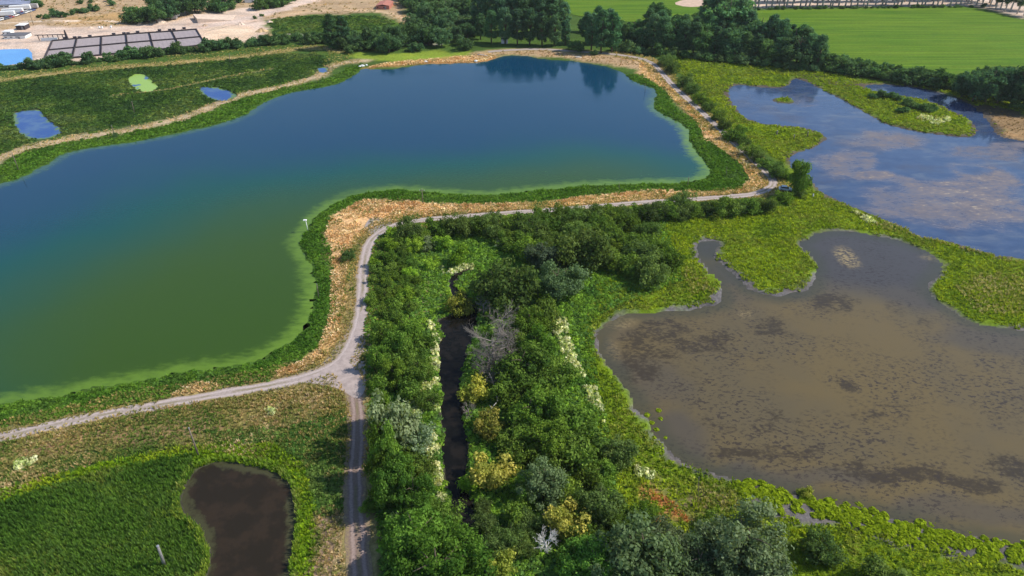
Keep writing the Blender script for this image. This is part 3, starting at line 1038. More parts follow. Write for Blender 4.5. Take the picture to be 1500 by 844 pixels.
# dry straw
scatter('dry_grass', 'bleached straw coloured dry grass on the lake dykes', 'dry grass', [z_[0] for z_ in ZONES if z_[1] in (STRAW, STRAWB, (.46, .30, .13), (.44, .30, .12))],
        0.5, GRASS, (.5, 1.0), (.35, .7), [(.42, .24, .10), (.64, .42, .22), (.78, .58, .37), (.34, .26, .10), (.66, .45, .24), (.84, .67, .47)], M_DRY, lambda x, y: fbm(x, y, 5., 4) > .36, .9, 3.5)
scatter('shore_grass', 'brownish dry grass on the far shore below the poplars', 'dry grass', [z_[0] for z_ in ZONES if z_[1] == (.42, .29, .17)], .9, GRASS, (.4, .9), (.4, .8),
        [(.36, .22, .12), (.24, .20, .08), (.46, .30, .18), (.18, .18, .05)], M_DRY, lambda x, y: fbm(x, y, 6., 3) > .42, .9, 5.0)
scatter('dry_scrub', 'sparse dry scrub on the upper left slopes', 'scrub', [ZONES[3][0]], 1.6, GRASS + DOMES_LO, (.5, 1.1), (.4, .8),
        [(.42, .28, .13), (.30, .22, .09), (.14, .15, .05), (.36, .24, .12)], M_DRY, lambda x, y: (fbm(x, y, 14., 4) > .50) & ~in_any([PW(ZONES[4][0]), PW(ZONES[5][0])], x, y), .9, 9.0)


scatter('rough_grass', 'rough olive grass between filter bed shrubs and the tan strip', 'grass', [[(-150, 130), (-100, 112), (0, 106), (60, 101), (300, 76), (400, 68), (460, 64), (520, 80), (505, 92), (470, 100), (480, 78), (400, 82), (250, 97), (100, 109), (0, 122)]], 1.0, GRASS + DOMES_LO, (.5, 1.1), (.4, .7),
        [(.10, .13, .03), (.20, .19, .06), (.075, .11, .02), (.26, .22, .09)], M_GRASS, lambda x, y: fbm(x, y, 5., 3) > .35, .9, 5.0)


def line_area(pts, hw):
    P = PW(pts)
    d = np.gradient(P, axis=0)
    d /= np.linalg.norm(d, axis=1)[:, None]
    nn = np.stack([-d[:, 1], d[:, 0]], 1)
    return np.vstack([P + nn * hw, (P - nn * hw)[::-1]])


scatter('bank_grass', 'thin straw and olive grass on the paths along the left beds', 'dry grass', [line_area(LINES[0][0], 4.5), line_area(LINES[3][0], 4.2), line_area(LINES[1][0], 1.6)], .8, GRASS, (.4, .8), (.4, .8),
        [(.60, .44, .24), (.44, .32, .15), (.30, .26, .10), (.20, .22, .06), (.50, .36, .18)], M_DRY, lambda x, y: fbm(x, y, 4., 3) > .36, .9, 3.0)
scatter('straw_weeds', 'green and rusty weeds breaking up the dry straw strips', 'weeds', [z_[0] for z_ in ZONES if z_[1] == STRAW], .8, DOMES_LO + GRASS, (.5, 1.1), (.4, .8),
        [(.30, .15, .06), (.13, .12, .03), (.065, .10, .016), (.20, .15, .05), (.08, .12, .02)], M_GRASS, lambda x, y: fbm(x, y, 8., 4) > .55, .9, 4.0)
scatter('mud_scrub', 'brown dried weeds on the bare bank at the far right', 'scrub', [ZONES[-5][0]], 1.2, GRASS, (.4, .9), (.3, .6),
        [(.26, .17, .08), (.16, .12, .05), (.34, .24, .13)], M_DRY, lambda x, y: fbm(x, y, 6., 4) > .40, .9, 5.0)
# verge grass
verge = [[(-300, 760), (0, 650), (160, 614), (330, 584), (480, 564), (508, 580), (512, 640), (450, 690), (300, 660), (200, 665), (100, 690), (0, 735), (-300, 850)],
         [(455, 756), (488, 738), (512, 760), (516, 900), (452, 900)]]
scatter('verge_grass', 'mixed olive and tan rough grass on the verge below the left track', 'grass', verge, .55, GRASS + DOMES[:2], (.5, 1.0), (.5, .9),
        [(.065, .105, .02), (.11, .135, .03), (.20, .165, .06), (.085, .12, .025), (.30, .21, .11), (.14, .15, .04), (.34, .26, .16)], M_GRASS, None, 1.0, 9.0)
roadside = lambda x, y: (lut('road', x, y) < 3.8 + fbm(x, y, 6., 2) * 2)
SD['road0'] = SD['road']
SD['road'] = np.where((gy < W(520, 590)[1]) & (gx < W(600, 700)[0]), SD['road'] + 1.1, SD['road'] + .25)
scatter('roadside_grass', 'ragged tan and olive grass tufts along the track edges', 'grass', [[(-300, 760), (560, 700), (700, 850), (900, 340), (1180, 290), (960, 80), (900, 72), (900, 280), (520, 290), (400, 500), (-300, 640)]],
        .62, GRASS, (.4, .85), (.5, .9), [(.34, .25, .11), (.22, .18, .06), (.13, .14, .04), (.28, .20, .09)], M_GRASS, roadside)
SD['road'] = SD['road0']
# reeds and the bright rim round the dark pond
scatter('reed_bed', 'dense fine green reeds filling the lower left bed', 'reeds', [reedP], .42, REED, (.9, 1.4), (.6, .95),
        [(.040, .085, .014), (.055, .110, .016), (.068, .125, .018), (.058, .105, .024), (.090, .145, .018), (.11, .13, .03)], M_GRASS, None, 1.0, 11.0)
rim = lambda x, y: ~inside(reedP, x, y)
scatter('pond_rim_grass', 'bright yellow green grass rimming the dark pond', 'grass', [[(-300, 820), (0, 716), (60, 702), (150, 678), (260, 655), (330, 650), (400, 650), (445, 680), (462, 740), (458, 900), (-300, 940)]],
        .5, GRASS + DOMES, (.6, 1.1), (.6, 1.0), [(.10, .17, .010), (.15, .22, .010), (.075, .14, .012), (.17, .22, .014)], M_GRASS, rim)
scatter('pond_rim_reeds', 'pale reeds at the water edge of the dark pond', 'reeds', [[(250, 640), (460, 640), (470, 900), (270, 900), (245, 760)]], .5, REED, (1.0, 1.5), (.7, 1.0),
        [(.16, .20, .03), (.10, .17, .02), (.22, .22, .07)], M_GRASS, lambda x, y: (lut('dark', x, y) < 1.3))
scatter('bank_weeds', 'dull green weeds between dark pond and south track', 'weeds', [[(430, 625), (505, 600), (510, 690), (500, 750), (470, 760), (458, 740), (445, 680), (400, 648), (330, 652), (300, 632)]], .62, DOMES, (.8, 1.4), (.6, 1.0),
        [(.035, .080, .016), (.055, .105, .020), (.085, .125, .03)], M_GRASS)
# right marsh
marshA = [ZONES[0][0]]
thick = PW(ZONES[2][0])
scatter('marsh_grass', 'bright yellow green marsh grass round the right ponds', 'grass', marshA, .74, DOMES_LO + GRASS[:2], (.7, 1.35), (.42, .75),
        [(.080, .125, .012), (.140, .190, .010), (.190, .228, .012), (.110, .155, .016), (.165, .180, .028), (.065, .105, .014), (.125, .175, .010)], M_GRASS,
        lambda x, y: ~in_any([PW(z_[0]) for z_ in ZONES if z_[1] in ((.50, .23, .075), (.48, .22, .08), (.26, .17, .085), (.085, .07, .045))], x + rng.normal(size=len(x)), y + rng.normal(size=len(x))) & (lut('low', x, y) + (fbm(x, y, 3., 3) - .5) * 4 > .7 + np.where((y < 118) & (x > W(1085, 704)[0]), 3.2, 0.0)) & (lut('up', x, y) + (fbm(x, y, 3., 3) - .5) * 4 > .9), 1.0, 13.0)
scatter('bracken', 'rusty orange dead bracken in a slanting patch', 'bracken', [z_[0] for z_ in ZONES if z_[1] in ((.50, .23, .075), (.48, .22, .08))], .55, GRASS, (.5, .9), (.4, .7), [(.42, .17, .05), (.55, .26, .09), (.34, .14, .05)], M_DRY)
tan_marsh = [[(1400, 420), (1440, 400), (1500, 400), (1500, 460), (1430, 460)], [(1000, 390), (1030, 400), (1050, 430), (1010, 430)], [(1270, 330), (1350, 350), (1500, 390), (1500, 382), (1400, 360), (1300, 325)],
             [(1030, 705), (1075, 722), (1100, 745), (1060, 750), (1020, 738)], [(1350, 168), (1390, 172), (1370, 180), (1340, 175)]]
scatter('seeding_grass', 'pale tan seeding grass patches in the marsh', 'grass', tan_marsh, 1.0, GRASS, (.7, 1.1), (.6, .9), [(.36, .32, .12), (.26, .26, .06), (.42, .36, .18)], M_DRY)
# undergrowth of the thicket
scatter('thicket_undergrowth', 'tangled green undergrowth below the thicket shrubs', 'undergrowth', [ZONES[2][0], [(975, 300), (1160, 288), (1155, 300), (975, 318)]], .78, DOMES, (.9, 1.7), (.6, 1.0),
        [(.030, .066, .012), (.050, .100, .014), (.075, .130, .014), (.040, .080, .020), (.090, .145, .015)], M_LEAF)
# left weed beds
scatter('weed_bed', 'dark green weeds covering the drained beds left of the lake', 'weeds', [ZONES[7][0], [(390, 30), (440, 23), (560, 24), (580, 36), (540, 44), (480, 50), (405, 50)]], .85, DOMES_LO, (.9, 1.6), (.55, .9),
        [(.022, .048, .014), (.034, .070, .015), (.050, .092, .016), (.034, .066, .022), (.090, .125, .022), (.060, .090, .030)], M_GRASS,
        lambda x, y: (line_dist(PW(LINES[1][0]), x, y) > 1.3) & (line_dist(PW(LINES[3][0]), x, y) > 3.2) & (line_dist(PW(LINES[0][0]), x, y) > 3.2), 1.0, 16.0)
# cream flowers
FLOW = [[(812, 450), (828, 452), (832, 490), (850, 540), (858, 552), (828, 552), (820, 500), (808, 480)], [(626, 470), (642, 480), (643, 530), (640, 560), (630, 540), (636, 500)], [(625, 545), (642, 540), (644, 570), (628, 600), (604, 612), (600, 592)],
        [(628, 625), (640, 632), (644, 680), (655, 715), (652, 738), (638, 740), (634, 690), (624, 660)], [(1340, 170), (1352, 168), (1372, 176), (1392, 172), (1390, 178), (1370, 183), (1345, 177)], [(1245, 308), (1275, 318), (1300, 328), (1270, 326)],
        [(632, 590), (646, 590), (647, 630), (634, 630)], [(630, 500), (644, 498), (645, 545), (632, 548)], [(572, 756), (612, 752), (616, 768), (575, 770)], [(855, 560), (872, 570), (890, 620), (878, 620), (860, 590)], [(930, 683), (960, 692), (955, 702), (930, 694)], [(838, 700), (862, 702), (860, 712), (840, 708)], [(20, 678), (50, 668), (52, 678), (26, 690)], [(730, 350), (755, 350), (750, 360), (725, 362)], [(645, 392), (700, 388), (690, 402), (650, 402)], [(380, 602), (405, 598), (405, 608), (385, 610)]]
scatter('white_flowers', 'creamy white flowering weeds in patches between the shrubs', 'flowers', FLOW, .6, DOMES, (.8, 1.5), (1.1, 1.9), [(.16, .22, .06), (.36, .36, .20), (.40, .40, .26), (.20, .25, .08), (.45, .44, .31)], M_GRASS,
        lambda x, y: fbm(x, y, 2.0, 2) > .42, .8, 2.0)

# ------------------------------------------------------------------ trees and shrubs
def crown(name, seed, W_, H_, z0, ncl, rcl, nleaf, leaf, colA, colB, shape='round', mat=None):
    """leaf clumps spread through a crown W_ wide and H_ high whose foot is at z0"""
    r = np.random.default_rng(seed)
    C = []
    nl_ = int(r.integers(4, 8))
    lobes = []
    for i in range(nl_):
        a = 6.283 * i / nl_ + r.uniform(-.5, .5)
        o_ = r.uniform(.12, .36)
        lobes.append((math.cos(a) * o_ * W_, math.sin(a) * o_ * W_, r.uniform(.55, 1.12), r.uniform(.20, .36)))
    for i in range(ncl):
        d = r.normal(size=3)
        d /= np.linalg.norm(d)
        q = r.uniform(.35, 1.0) ** .5
        if shape == 'poplar':
            tz = r.uniform(0, 1)
            wr = math.sin(math.pi * min(1, .12 + tz * .86)) ** .7 * .5
            a = r.uniform(0, 6.283)
            p = np.array([math.cos(a) * wr * W_ * q * .85, math.sin(a) * wr * W_ * q * .85, z0 + H_ * (.06 + .88 * tz)])
        else:
            lx, ly, lh, lr = lobes[i % nl_]
            p = np.array([lx + d[0] * W_ * lr * q, ly + d[1] * W_ * lr * q, z0 + H_ * lh * (.5 + d[2] * .42 * q)])
        C.append((p, rcl * r.uniform(.45, 1.25), r.uniform(0, 1)))
    Vs, Cs = [], []
    for p, rad, t in C:
        n = int(nleaf * (rad / rcl) ** 1.6)
        d = r.normal(size=(n, 3))
        d[:, 2] += .25
        d /= np.linalg.norm(d, axis=1)[:, None]
        P = p + d * (rad * np.where(r.uniform(size=n) < .12, r.uniform(1.1, 1.5, n), r.uniform(.5, 1.08, n)))[:, None] * np.array([1, 1, .8])
        P = P[P[:, 2] > .05]
        n = len(P)
        d = d[:n]
        Nn = d + r.normal(size=(n, 3)) * .5
        Nn /= np.linalg.norm(Nn, axis=1)[:, None]
        V, F = leaf_quads(P, Nn, leaf * r.uniform(.6, 1.35, n), 1.6, r)
        c = np.array(colA) * (1 - t) + np.array(colB) * t
        k = r.uniform(.72, 1.28, n)
        cc = np.repeat(c[None] * k[:, None], 4, 0)
        Vs.append(V)
        Cs.append(cc)
    V = np.concatenate(Vs)
    F = np.arange(len(V)).reshape(-1, 4)
    return mesh_np(name, V, F, np.concatenate(Cs), mat or M_LEAF)


def trunk(name, seed, h, r0, spread, nl=5, mat=None, z0=.35):
    r = random.Random(seed)
    mb = MB()
    lean = [(0, 0, -.3)] + [(r.uniform(-.05, .05) * h * k, r.uniform(-.05, .05) * h * k, h * k) for k in (.3, .6, .85, 1)]
    mb.tube(lean, [r0 * 1.25, r0, r0 * .75, r0 * .45, r0 * .15], 7)
    for i in range(nl):
        a = i * 6.283 / nl + r.uniform(-.4, .4)
        k = r.uniform(z0, .75)
        b = Vector((0, 0, h * k))
        e = b + Vector((math.cos(a) * spread, math.sin(a) * spread, h * r.uniform(.12, .3)))
        mb.tube([b, b.lerp(e, .5) + Vector((0, 0, .04 * h)), e], [r0 * .5, r0 * .3, r0 * .08], 5)
    return mb.mesh(name, mat or M_BARK, True)


def stems(name, seed, h, r0, spread, n=6):
    r = random.Random(seed)
    mb = MB()
    for i in range(n):
        a = i * 6.283 / n + r.uniform(-.4, .4)
        s = spread * r.uniform(.5, 1)
        mb.tube([(math.cos(a) * .1, math.sin(a) * .1, -.2), (math.cos(a) * s * .5, math.sin(a) * s * .5, h * .5), (math.cos(a) * s, math.sin(a) * s, h * r.uniform(.8, 1))], [r0, r0 * .7, r0 * .2], 5)
    return mb.mesh(name, M_BARK, True)


G1, G2 = (.040, .072, .013), (.078, .120, .018)
SPEC = {}


def spec(kind, n, make_crown, make_stem, width, height):
    SPEC[kind] = ([(make_crown(i), make_stem(i)) for i in range(n)], width, height)


spec('shrub', 5, lambda i: crown('shrub_foliage', 100 + i, 5.0, 3.8, .0, 40, .95, 95, .25, G1, G2), lambda i: stems('stems', i, 2.6, .07, 1.5), 5.0, 3.8)
spec('dark_shrub', 4, lambda i: crown('shrub_foliage', 130 + i, 6.5, 5.2, .0, 58, 1.05, 110, .25, (.040, .068, .018), (.068, .100, .026)), lambda i: stems('stems', 10 + i, 3.5, .09, 2), 6.5, 5.2)
spec('green_tree', 4, lambda i: crown('crown', 160 + i, 8.0, 7.0, 1.0, 80, 1.2, 130, .29, (.040, .078, .013), (.076, .125, .018)), lambda i: trunk('trunk', 20 + i, 6.6, .2, 2.4), 8.0, 8.0)
spec('willow_tree', 4, lambda i: crown('crown', 190 + i, 9.5, 8.0, .8, 90, 1.25, 140, .29, (.044, .068, .032), (.076, .104, .054)), lambda i: trunk('trunk', 30 + i, 7.5, .25, 3), 9.5, 8.8)
spec('olive_shrub', 3, lambda i: crown('shrub_foliage', 220 + i, 5.0, 4.0, .0, 38, .9, 90, .26, (.10, .12, .020), (.20, .19, .040)), lambda i: stems('stems', 40 + i, 2.8, .06, 1.5), 5.0, 4.0)
spec('bright_shrub', 3, lambda i: crown('shrub_foliage', 250 + i, 4.6, 4.2, .0, 34, .85, 90, .25, (.075, .135, .014), (.13, .19, .020)), lambda i: stems('stems', 50 + i, 2.8, .06, 1.2), 4.6, 4.2)
spec('grey_shrub', 3, lambda i: crown('shrub_foliage', 280 + i, 5.5, 4.4, .0, 42, .95, 95, .25, (.075, .100, .050), (.115, .140, .075)), lambda i: stems('stems', 60 + i, 3.0, .07, 1.5), 5.5, 4.4)
spec('big_tree', 3, lambda i: crown('crown', 430 + i, 12.0, 8.5, .8, 130, 1.35, 170, .30, (.038, .080, .013), (.068, .122, .018)), lambda i: trunk('trunk', 120 + i, 8.5, .3, 3.5), 12.0, 9.3)
spec('poplar_tree', 5, lambda i: crown('crown', 310 + i, 9.0, 21.0, 2.0, 100, 1.35, 80, .50, (.026, .056, .026), (.046, .088, .040), 'poplar'), lambda i: trunk('trunk', 70 + i, 21, .38, 2.6, 8), 9.0, 23.0)
spec('broad_tree', 4, lambda i: crown('crown', 340 + i, 10.0, 10.5, 1.5, 84, 1.35, 80, .46, (.026, .056, .024), (.048, .090, .034)), lambda i: trunk('trunk', 80 + i, 10, .3, 3, 6), 10.0, 12.0)
spec('far_shrub', 4, lambda i: crown('shrub_foliage', 370 + i, 5.0, 4.4, .0, 32, .95, 60, .38, (.026, .056, .022), (.052, .092, .032)), lambda i: stems('stems', 90 + i, 3, .08, 1.5, 4), 5.0, 4.4)
spec('avenue_tree', 3, lambda i: crown('crown', 400 + i, 5.0, 10.0, 5.0, 40, 1.2, 40, .55, (.030, .058, .022), (.050, .085, .030), 'poplar'), lambda i: trunk('trunk', 95 + i, 13, .42, 1.2, 5, M_PALEBARK, .5), 5.0, 15.0)

PLANT_N = {}
NAME = {'shrub': 'shrub', 'dark_shrub': 'shrub', 'olive_shrub': 'shrub', 'bright_shrub': 'shrub', 'grey_shrub': 'shrub', 'far_shrub': 'bush', 'green_tree': 'tree', 'big_tree': 'tree', 'willow_tree': 'willow_tree', 'poplar_tree': 'poplar_tree', 'broad_tree': 'tree', 'avenue_tree': 'avenue_tree'}


def plant(kind, x, y, scale, label, group=None, tint=None, sz=1.0):
    vs_, wd, ht = SPEC[kind]
    k = PLANT_N.get(kind, 0)
    PLANT_N[kind] = k + 1
    cm, sm = vs_[(k * 7 + k // 3) % len(vs_)]
    nm = NAME[kind]
    t = thing(nm, label, nm if nm in ('shrub', 'bush') else 'tree', (x, y, float(ground_z(np.array([x]), np.array([y]))[0]) - .05), random.uniform(0, 6.28), group)
    t.scale = (scale * random.uniform(.92, 1.08), scale * random.uniform(.92, 1.08), scale * sz)
    c = link('foliage' if nm in ('shrub', 'bush') else 'crown', cm, t)
    tv = tint or (1, 1, 1)
    j = random.uniform(.85, 1.15)
    c.color = (tv[0] * j * random.uniform(.9, 1.1), tv[1] * j, tv[2] * j * random.uniform(.85, 1.15), 1)
    link('stems' if nm in ('shrub', 'bush') else 'trunk', sm, t)
    return t


def at_crown(kind, px, py, wpx, label, group=None, tint=None, sz=1.0):
    """crown of width wpx whose middle shows at px, py"""
    _, wd, ht = SPEC[kind]
    wm = wpx * depth_at(px, py) / FOC * .97
    for _ in range(2):
        s = wm / wd
        hm = ht * s * sz
        wm = wpx * depth_at(px, py, hm * .5) / FOC
    x, y = W(px, py, hm * .5)
    return plant(kind, x, y, s, label, group, tint, sz)


def at_base(kind, px, py, hpx, label, group=None, tint=None, wide=1.0):
    """foot at px, py, hpx tall in the picture"""
    _, wd, ht = SPEC[kind]
    x, y = W(px, py)
    dz = depth_at(px, py)
    hm = hpx * dz / FOC / math.cos(math.atan2(CAM_H, y))
    s = hm / ht
    return plant(kind, x, y, s * wide, label, group, tint, 1.0 / wide)


def fill(kind_list, pts, spacing, wm, label, group, tint=None, avoid=None, sz=1.0):
    P = PW(pts)
    lo, hi = P.min(0), P.max(0)
    n = 0
    yy = lo[1]
    row = 0
    while yy < hi[1]:
        xx = lo[0] + (row % 2) * spacing * .5
        while xx < hi[0]:
            x, y = xx + random.uniform(-.4, .4) * spacing, yy + random.uniform(-.4, .4) * spacing
            a, b = np.array([x]), np.array([y])
            if inside(P, a, b)[0] and lut('water', a, b)[0] > 1.2 and lut('road', a, b)[0] > 1.0:
                k = random.choice(kind_list)
                plant(k, x, y, random.uniform(*wm) / SPEC[k][1], label(k) if callable(label) else label, group(k) if callable(group) else group, tint, sz)
                n += 1
            xx += spacing
        yy += spacing * .87
        row += 1
    print('FILL', group if isinstance(group, str) else '', n)


# --- thicket: the plants one can tell apart
for kind, px, py, wpx, label in [
    ('dark_shrub', 743, 408, 96, 'large dark rounded shrub just above the dead grey tree'),
    ('willow_tree', 818, 410, 62, 'grey green rounded tree standing right of the large dark shrub'),
    ('willow_tree', 795, 372, 52, 'grey green tree amid darker shrubs, between the hedge and the large dark shrub'),
    ('dark_shrub', 853, 362, 78, 'broad dark olive shrub mass at the thicket top'),
    ('bright_shrub', 647, 352, 30, 'bright yellow green tall shrub beside a grey tree in the upper thicket'),
    ('bright_shrub', 668, 374, 32, 'yellow green shrub just below the bright tall shrub'),
    ('grey_shrub', 626, 356, 24, 'slim grey tree casting a long shadow to its left'),
    ('bright_shrub', 628, 386, 15, 'little lime shrub in the shade of the slim grey tree'),
    ('dark_shrub', 939, 370, 48, 'dark shrub bordering the bright marsh, upper of a pair'),
    ('dark_shrub', 956, 396, 52, 'dark shrub bordering the bright marsh, lower of a pair'),
    ('grey_shrub', 575, 618, 64, 'dull grey green shrub beside the track just below the junction'),
    ('grey_shrub', 610, 640, 54, 'dull grey green shrub next to the cream flowers by the ditch'),
    ('big_tree', 578, 704, 62, 'leafy green tree overhanging the shaded south track'),
    ('big_tree', 606, 722, 58, 'leafy green tree between south track and ditch, above the yellow flowers'),
    ('shrub', 541, 741, 24, 'small green shrub standing on the south track edge'),
    ('big_tree', 611, 790, 100, 'broad green tree beside the south track near the bottom edge'),
    ('big_tree', 640, 832, 128, 'broadest green tree, cut by the bottom edge beside the ditch'),
    ('green_tree', 658, 800, 58, 'green tree leaning over the ditch near the bottom'),
    ('shrub', 643, 752, 46, 'green shrub on the ditch bank below the white flowers'),
    ('olive_shrub', 716, 690, 56, 'largest golden olive shrub on the right ditch bank'),
    ('bright_shrub', 686, 706, 30, 'small lime shrub at the ditch beside the golden shrub'),
    ('olive_shrub', 732, 830, 46, 'golden olive shrub at the bottom edge beside the dark shade'),
    ('olive_shrub', 693, 572, 42, 'golden shrub overhanging the ditch below the dead grey tree'),
    ('olive_shrub', 713, 622, 46, 'olive shrub just below the white fallen branch'),
    ('olive_shrub', 676, 442, 38, 'yellow green shrub between the two dark gaps of the ditch'),
    ('willow_tree', 797, 702, 72, 'pale grey green tree above the bleached dead tree'),
    ('olive_shrub', 830, 760, 56, 'olive green shrub right beside the bleached dead tree'),
    ('dark_shrub', 882, 732, 68, 'dark round shrub left of the orange bracken patch'),
    ('dark_shrub', 908, 656, 52, 'dark round shrub standing alone by the bright marsh edge'),
    ('willow_tree', 938, 808, 124, 'wide grey willow at the bottom edge, left of its neighbours'),
    ('willow_tree', 978, 792, 76, 'grey willow between the wide willow and the orange bracken'),
    ('willow_tree', 1026, 824, 76, 'round grey willow at the bottom edge, second from the right'),
    ('willow_tree', 1092, 796, 112, 'largest grey willow bordering the bright marsh at the bottom'),
    ('willow_tree', 1120, 836, 80, 'grey willow in the bottom right of the willow clump'),
    ('dark_shrub', 1206, 803, 58, 'lone round dark shrub in the bright marsh at lower right'),
    ('dark_shrub', 1296, 846, 62, 'dark shrub cut by the bottom edge in the bright marsh'),
    ('big_tree', 872, 826, 82, 'dark green tree at the bottom edge left of the wide willow'),
    ('olive_shrub', 1180, 718, 20, 'yellow green sedge clump standing in the muddy water'),
    ('dark_shrub', 998, 294, 34, 'tall bush rising above the hedge beside the near track'),
    ('green_tree', 1173, 258, 36, 'tall dark tree shading the white car at the track corner'),
    ('dark_shrub', 985, 96, 24, 'dark round tree at the top of the right dyke track'),
    ('dark_shrub', 1003, 117, 24, 'dark shrub just below the dark round tree by the dyke track'),
    ('dark_shrub', 508, 372, 22, 'green shrub in the straw strip left of the track bend'),
]:
    at_crown(kind, px, py, wpx, label, sz=1.5 if 'white car' in label else 1.9 if (py > 600 and px < 625 and ('shrub' not in label or 'junction' in label) and 'broad' not in label) else 1.0)

# --- thicket: the mass of look-alikes
ditch_left = ([(553, 523, 32), (553, 560, 32), (585, 506, 46), (598, 526, 46), (612, 540, 40), (602, 566, 46), (560, 595, 34), (562, 488, 34), (596, 482, 44), (620, 500, 34), (575, 545, 40), (627, 585, 30), (570, 662, 44), (620, 682, 44), (560, 680, 34), (590, 662, 40), (556, 640, 34), (558, 715, 34)],
  'leafy green shrub between gravel track and ditch', 'shrubs left of the ditch', ['green_tree', 'shrub'])
ditch_right = ([(767, 533, 74), (790, 556, 60), (745, 572, 46), (777, 600, 62), (767, 628, 62), (752, 652, 44), (801, 592, 62), (844, 613, 68), (848, 643, 70), (812, 641, 60), (842, 668, 58), (800, 662, 50), (790, 505, 54), (762, 500, 40), (815, 545, 50), (775, 470, 46), (800, 455, 44), (770, 672, 46), (880, 690, 40), (860, 700, 44), (835, 725, 44), (770, 715, 44), (760, 750, 40), (915, 752, 44), (905, 775, 40), (860, 780, 52), (850, 810, 46), (945, 750, 30), (935, 770, 36), (1040, 765, 34), (1060, 770, 30)],
               'green leafy shrub in the thicket right of the ditch', 'shrubs right of the ditch', ['green_tree', 'shrub', 'shrub'])
for lst, lab, grp, kinds in (ditch_left, ditch_right):
    for i, (px, py, wpx) in enumerate(lst):
        at_crown(kinds[i % len(kinds)], px, py, wpx, lab, grp, sz=(2.5 if py > 580 else 1.35) if px < 575 else random.uniform(.85, 1.2))
fill(['shrub', 'shrub', 'bright_shrub'], [(552, 350), (600, 338), (622, 345), (612, 400), (606, 470), (545, 478), (540, 420)], 3.6, (2.6, 4.6), 'low green shrub inside the bend of the gravel track', 'shrubs inside the track bend')
upper = lambda k: 'dark green shrub in the upper thicket below the hedge' if k == 'dark_shrub' else 'mid green shrub in the upper thicket below the hedge'
fill(['dark_shrub', 'shrub', 'shrub'], [(690, 330), (770, 322), (900, 318), (960, 340), (985, 385), (990, 415), (930, 405), (880, 395), (780, 392), (700, 345)], 6.4, (4.5, 8.0), upper, lambda k: 'dark shrubs of the upper thicket' if k == 'dark_shrub' else 'green shrubs of the upper thicket')
for i, (px, py, wpx) in enumerate([(600, 334, 40), (640, 331, 34), (672, 328, 40), (700, 328, 34), (725, 330, 40), (752, 327, 36), (775, 330, 50), (800, 322, 36), (830, 320, 38)] + [(850 + 21 * k, 315 - 1.25 * k, 27 + (k * 7) % 9) for k in range(14)]):
    at_crown(['dark_shrub', 'shrub'][i % 2], px, py, wpx, 'dark green hedge shrub along the lower side of the near track', 'hedge below the near track')
for px, py, wpx in [(712, 765, 34), (724, 798, 40), (748, 782, 44), (706, 742, 28), (764, 800, 40), (775, 765, 40)]:
    at_crown('dark_shrub', px, py, wpx, 'dark shrub shading the lower end of the ditch', 'shaded shrubs at the lower ditch')
# --- dyke track
for i, (px, py, wpx) in enumerate([(1013, 129, 22), (1026, 142, 22), (1038, 155, 22), (1050, 168, 22), (1062, 180, 24), (1078, 192, 30), (1090, 206, 26), (1101, 218, 26), (1113, 229, 26), (1124, 238, 26), (1138, 248, 26), (1150, 255, 20), (976, 86, 18), (1150, 288, 26), (1175, 280, 20)]):
    at_crown(['dark_shrub', 'shrub'][i % 2], px + random.uniform(-2, 2), py + random.uniform(-2, 2), wpx * random.uniform(.7, 1.2), 'dark green shrub lining the right side of the dyke track', 'shrubs lining the dyke track')

# --- far belts
LP = 'tall dark poplar in the clump on the far lake shore'
GP = 'poplars on the far lake shore'
for px, py, top in [(704, 58, 22), (720, 63, 18), (740, 64, 14), (758, 66, 16), (776, 66, 15), (794, 67, 19), (812, 68, 24), (828, 66, 30), (700, 44, -6), (716, 46, -10), (735, 48, -12), (752, 48, -13), (770, 50, -11), (790, 50, -8), (808, 50, -2), (826, 48, 6), (712, 30, -34), (726, 33, -36), (740, 30, -40), (756, 32, -38), (770, 32, -36), (786, 33, -32), (800, 32, -26), (815, 34, -16)]:
    at_base('poplar_tree', px, py, py - top, LP, GP, (1.1, 1.12, 1.2), wide=1.15)
for px, py, top in [(866, 74, 22), (880, 78, 18), (896, 77, 22), (874, 64, 12), (890, 64, 16), (858, 62, 20)]:
    at_base('poplar_tree', px, py, py - top, 'dark poplar in the small clump right of the field gap', 'poplars in the small clump right of the field gap', (1.15, 1.25, 1.4), wide=1.1)
at_base('broad_tree', 963, 36, 36, 'single round dark tree against the top centre field')
belt = [(940 + 15 * k, 71 + 1.75 * k, 36 + (k * 13) % 14) for k in range(18)]
belt += [(932 + 17 * k, 58 + 1.9 * k, 34 + (k * 11) % 12) for k in range(15)]
belt += [(905 + 9 * k, 66 + .6 * k, 24 + (k * 7) % 12) for k in range(5)] + [(850 + 14 * k, 46 + 1.2 * k, 18 + (k * 5) % 8) for k in range(8)]
belt += [(1030, 60, 58), (1045, 62, 66), (1062, 64, 70), (1078, 66, 64), (1055, 50, 56), (1040, 48, 48), (1075, 52, 52), (1092, 72, 54), (1110, 76, 56), (1125, 80, 56), (1140, 84, 54), (1158, 88, 52), (1172, 92, 50), (1186, 96, 44), (1020, 50, 30), (1005, 52, 26)]
for i, (px, py, h) in enumerate(belt):
    at_base('poplar_tree' if i % 3 else 'broad_tree', px, py, h, 'dark green tree in the belt between lake and crop field', 'tree belt between lake and crop field', (1.1, 1.12, 1.2) if i % 2 else (1.4, 1.35, 1.3), wide=1.25 if i % 3 else 1.0)
for i in range(18):
    at_base('far_shrub', 900 + 17 * i % 300, 72 + (17 * i % 300) * .105 + 2, 10 + (i * 5) % 7, 'low grey green shrub at the foot of the tree belt', 'shrubs at the foot of the tree belt', (1.3, 1.2, 1.4) if i % 2 else None, 1.2)
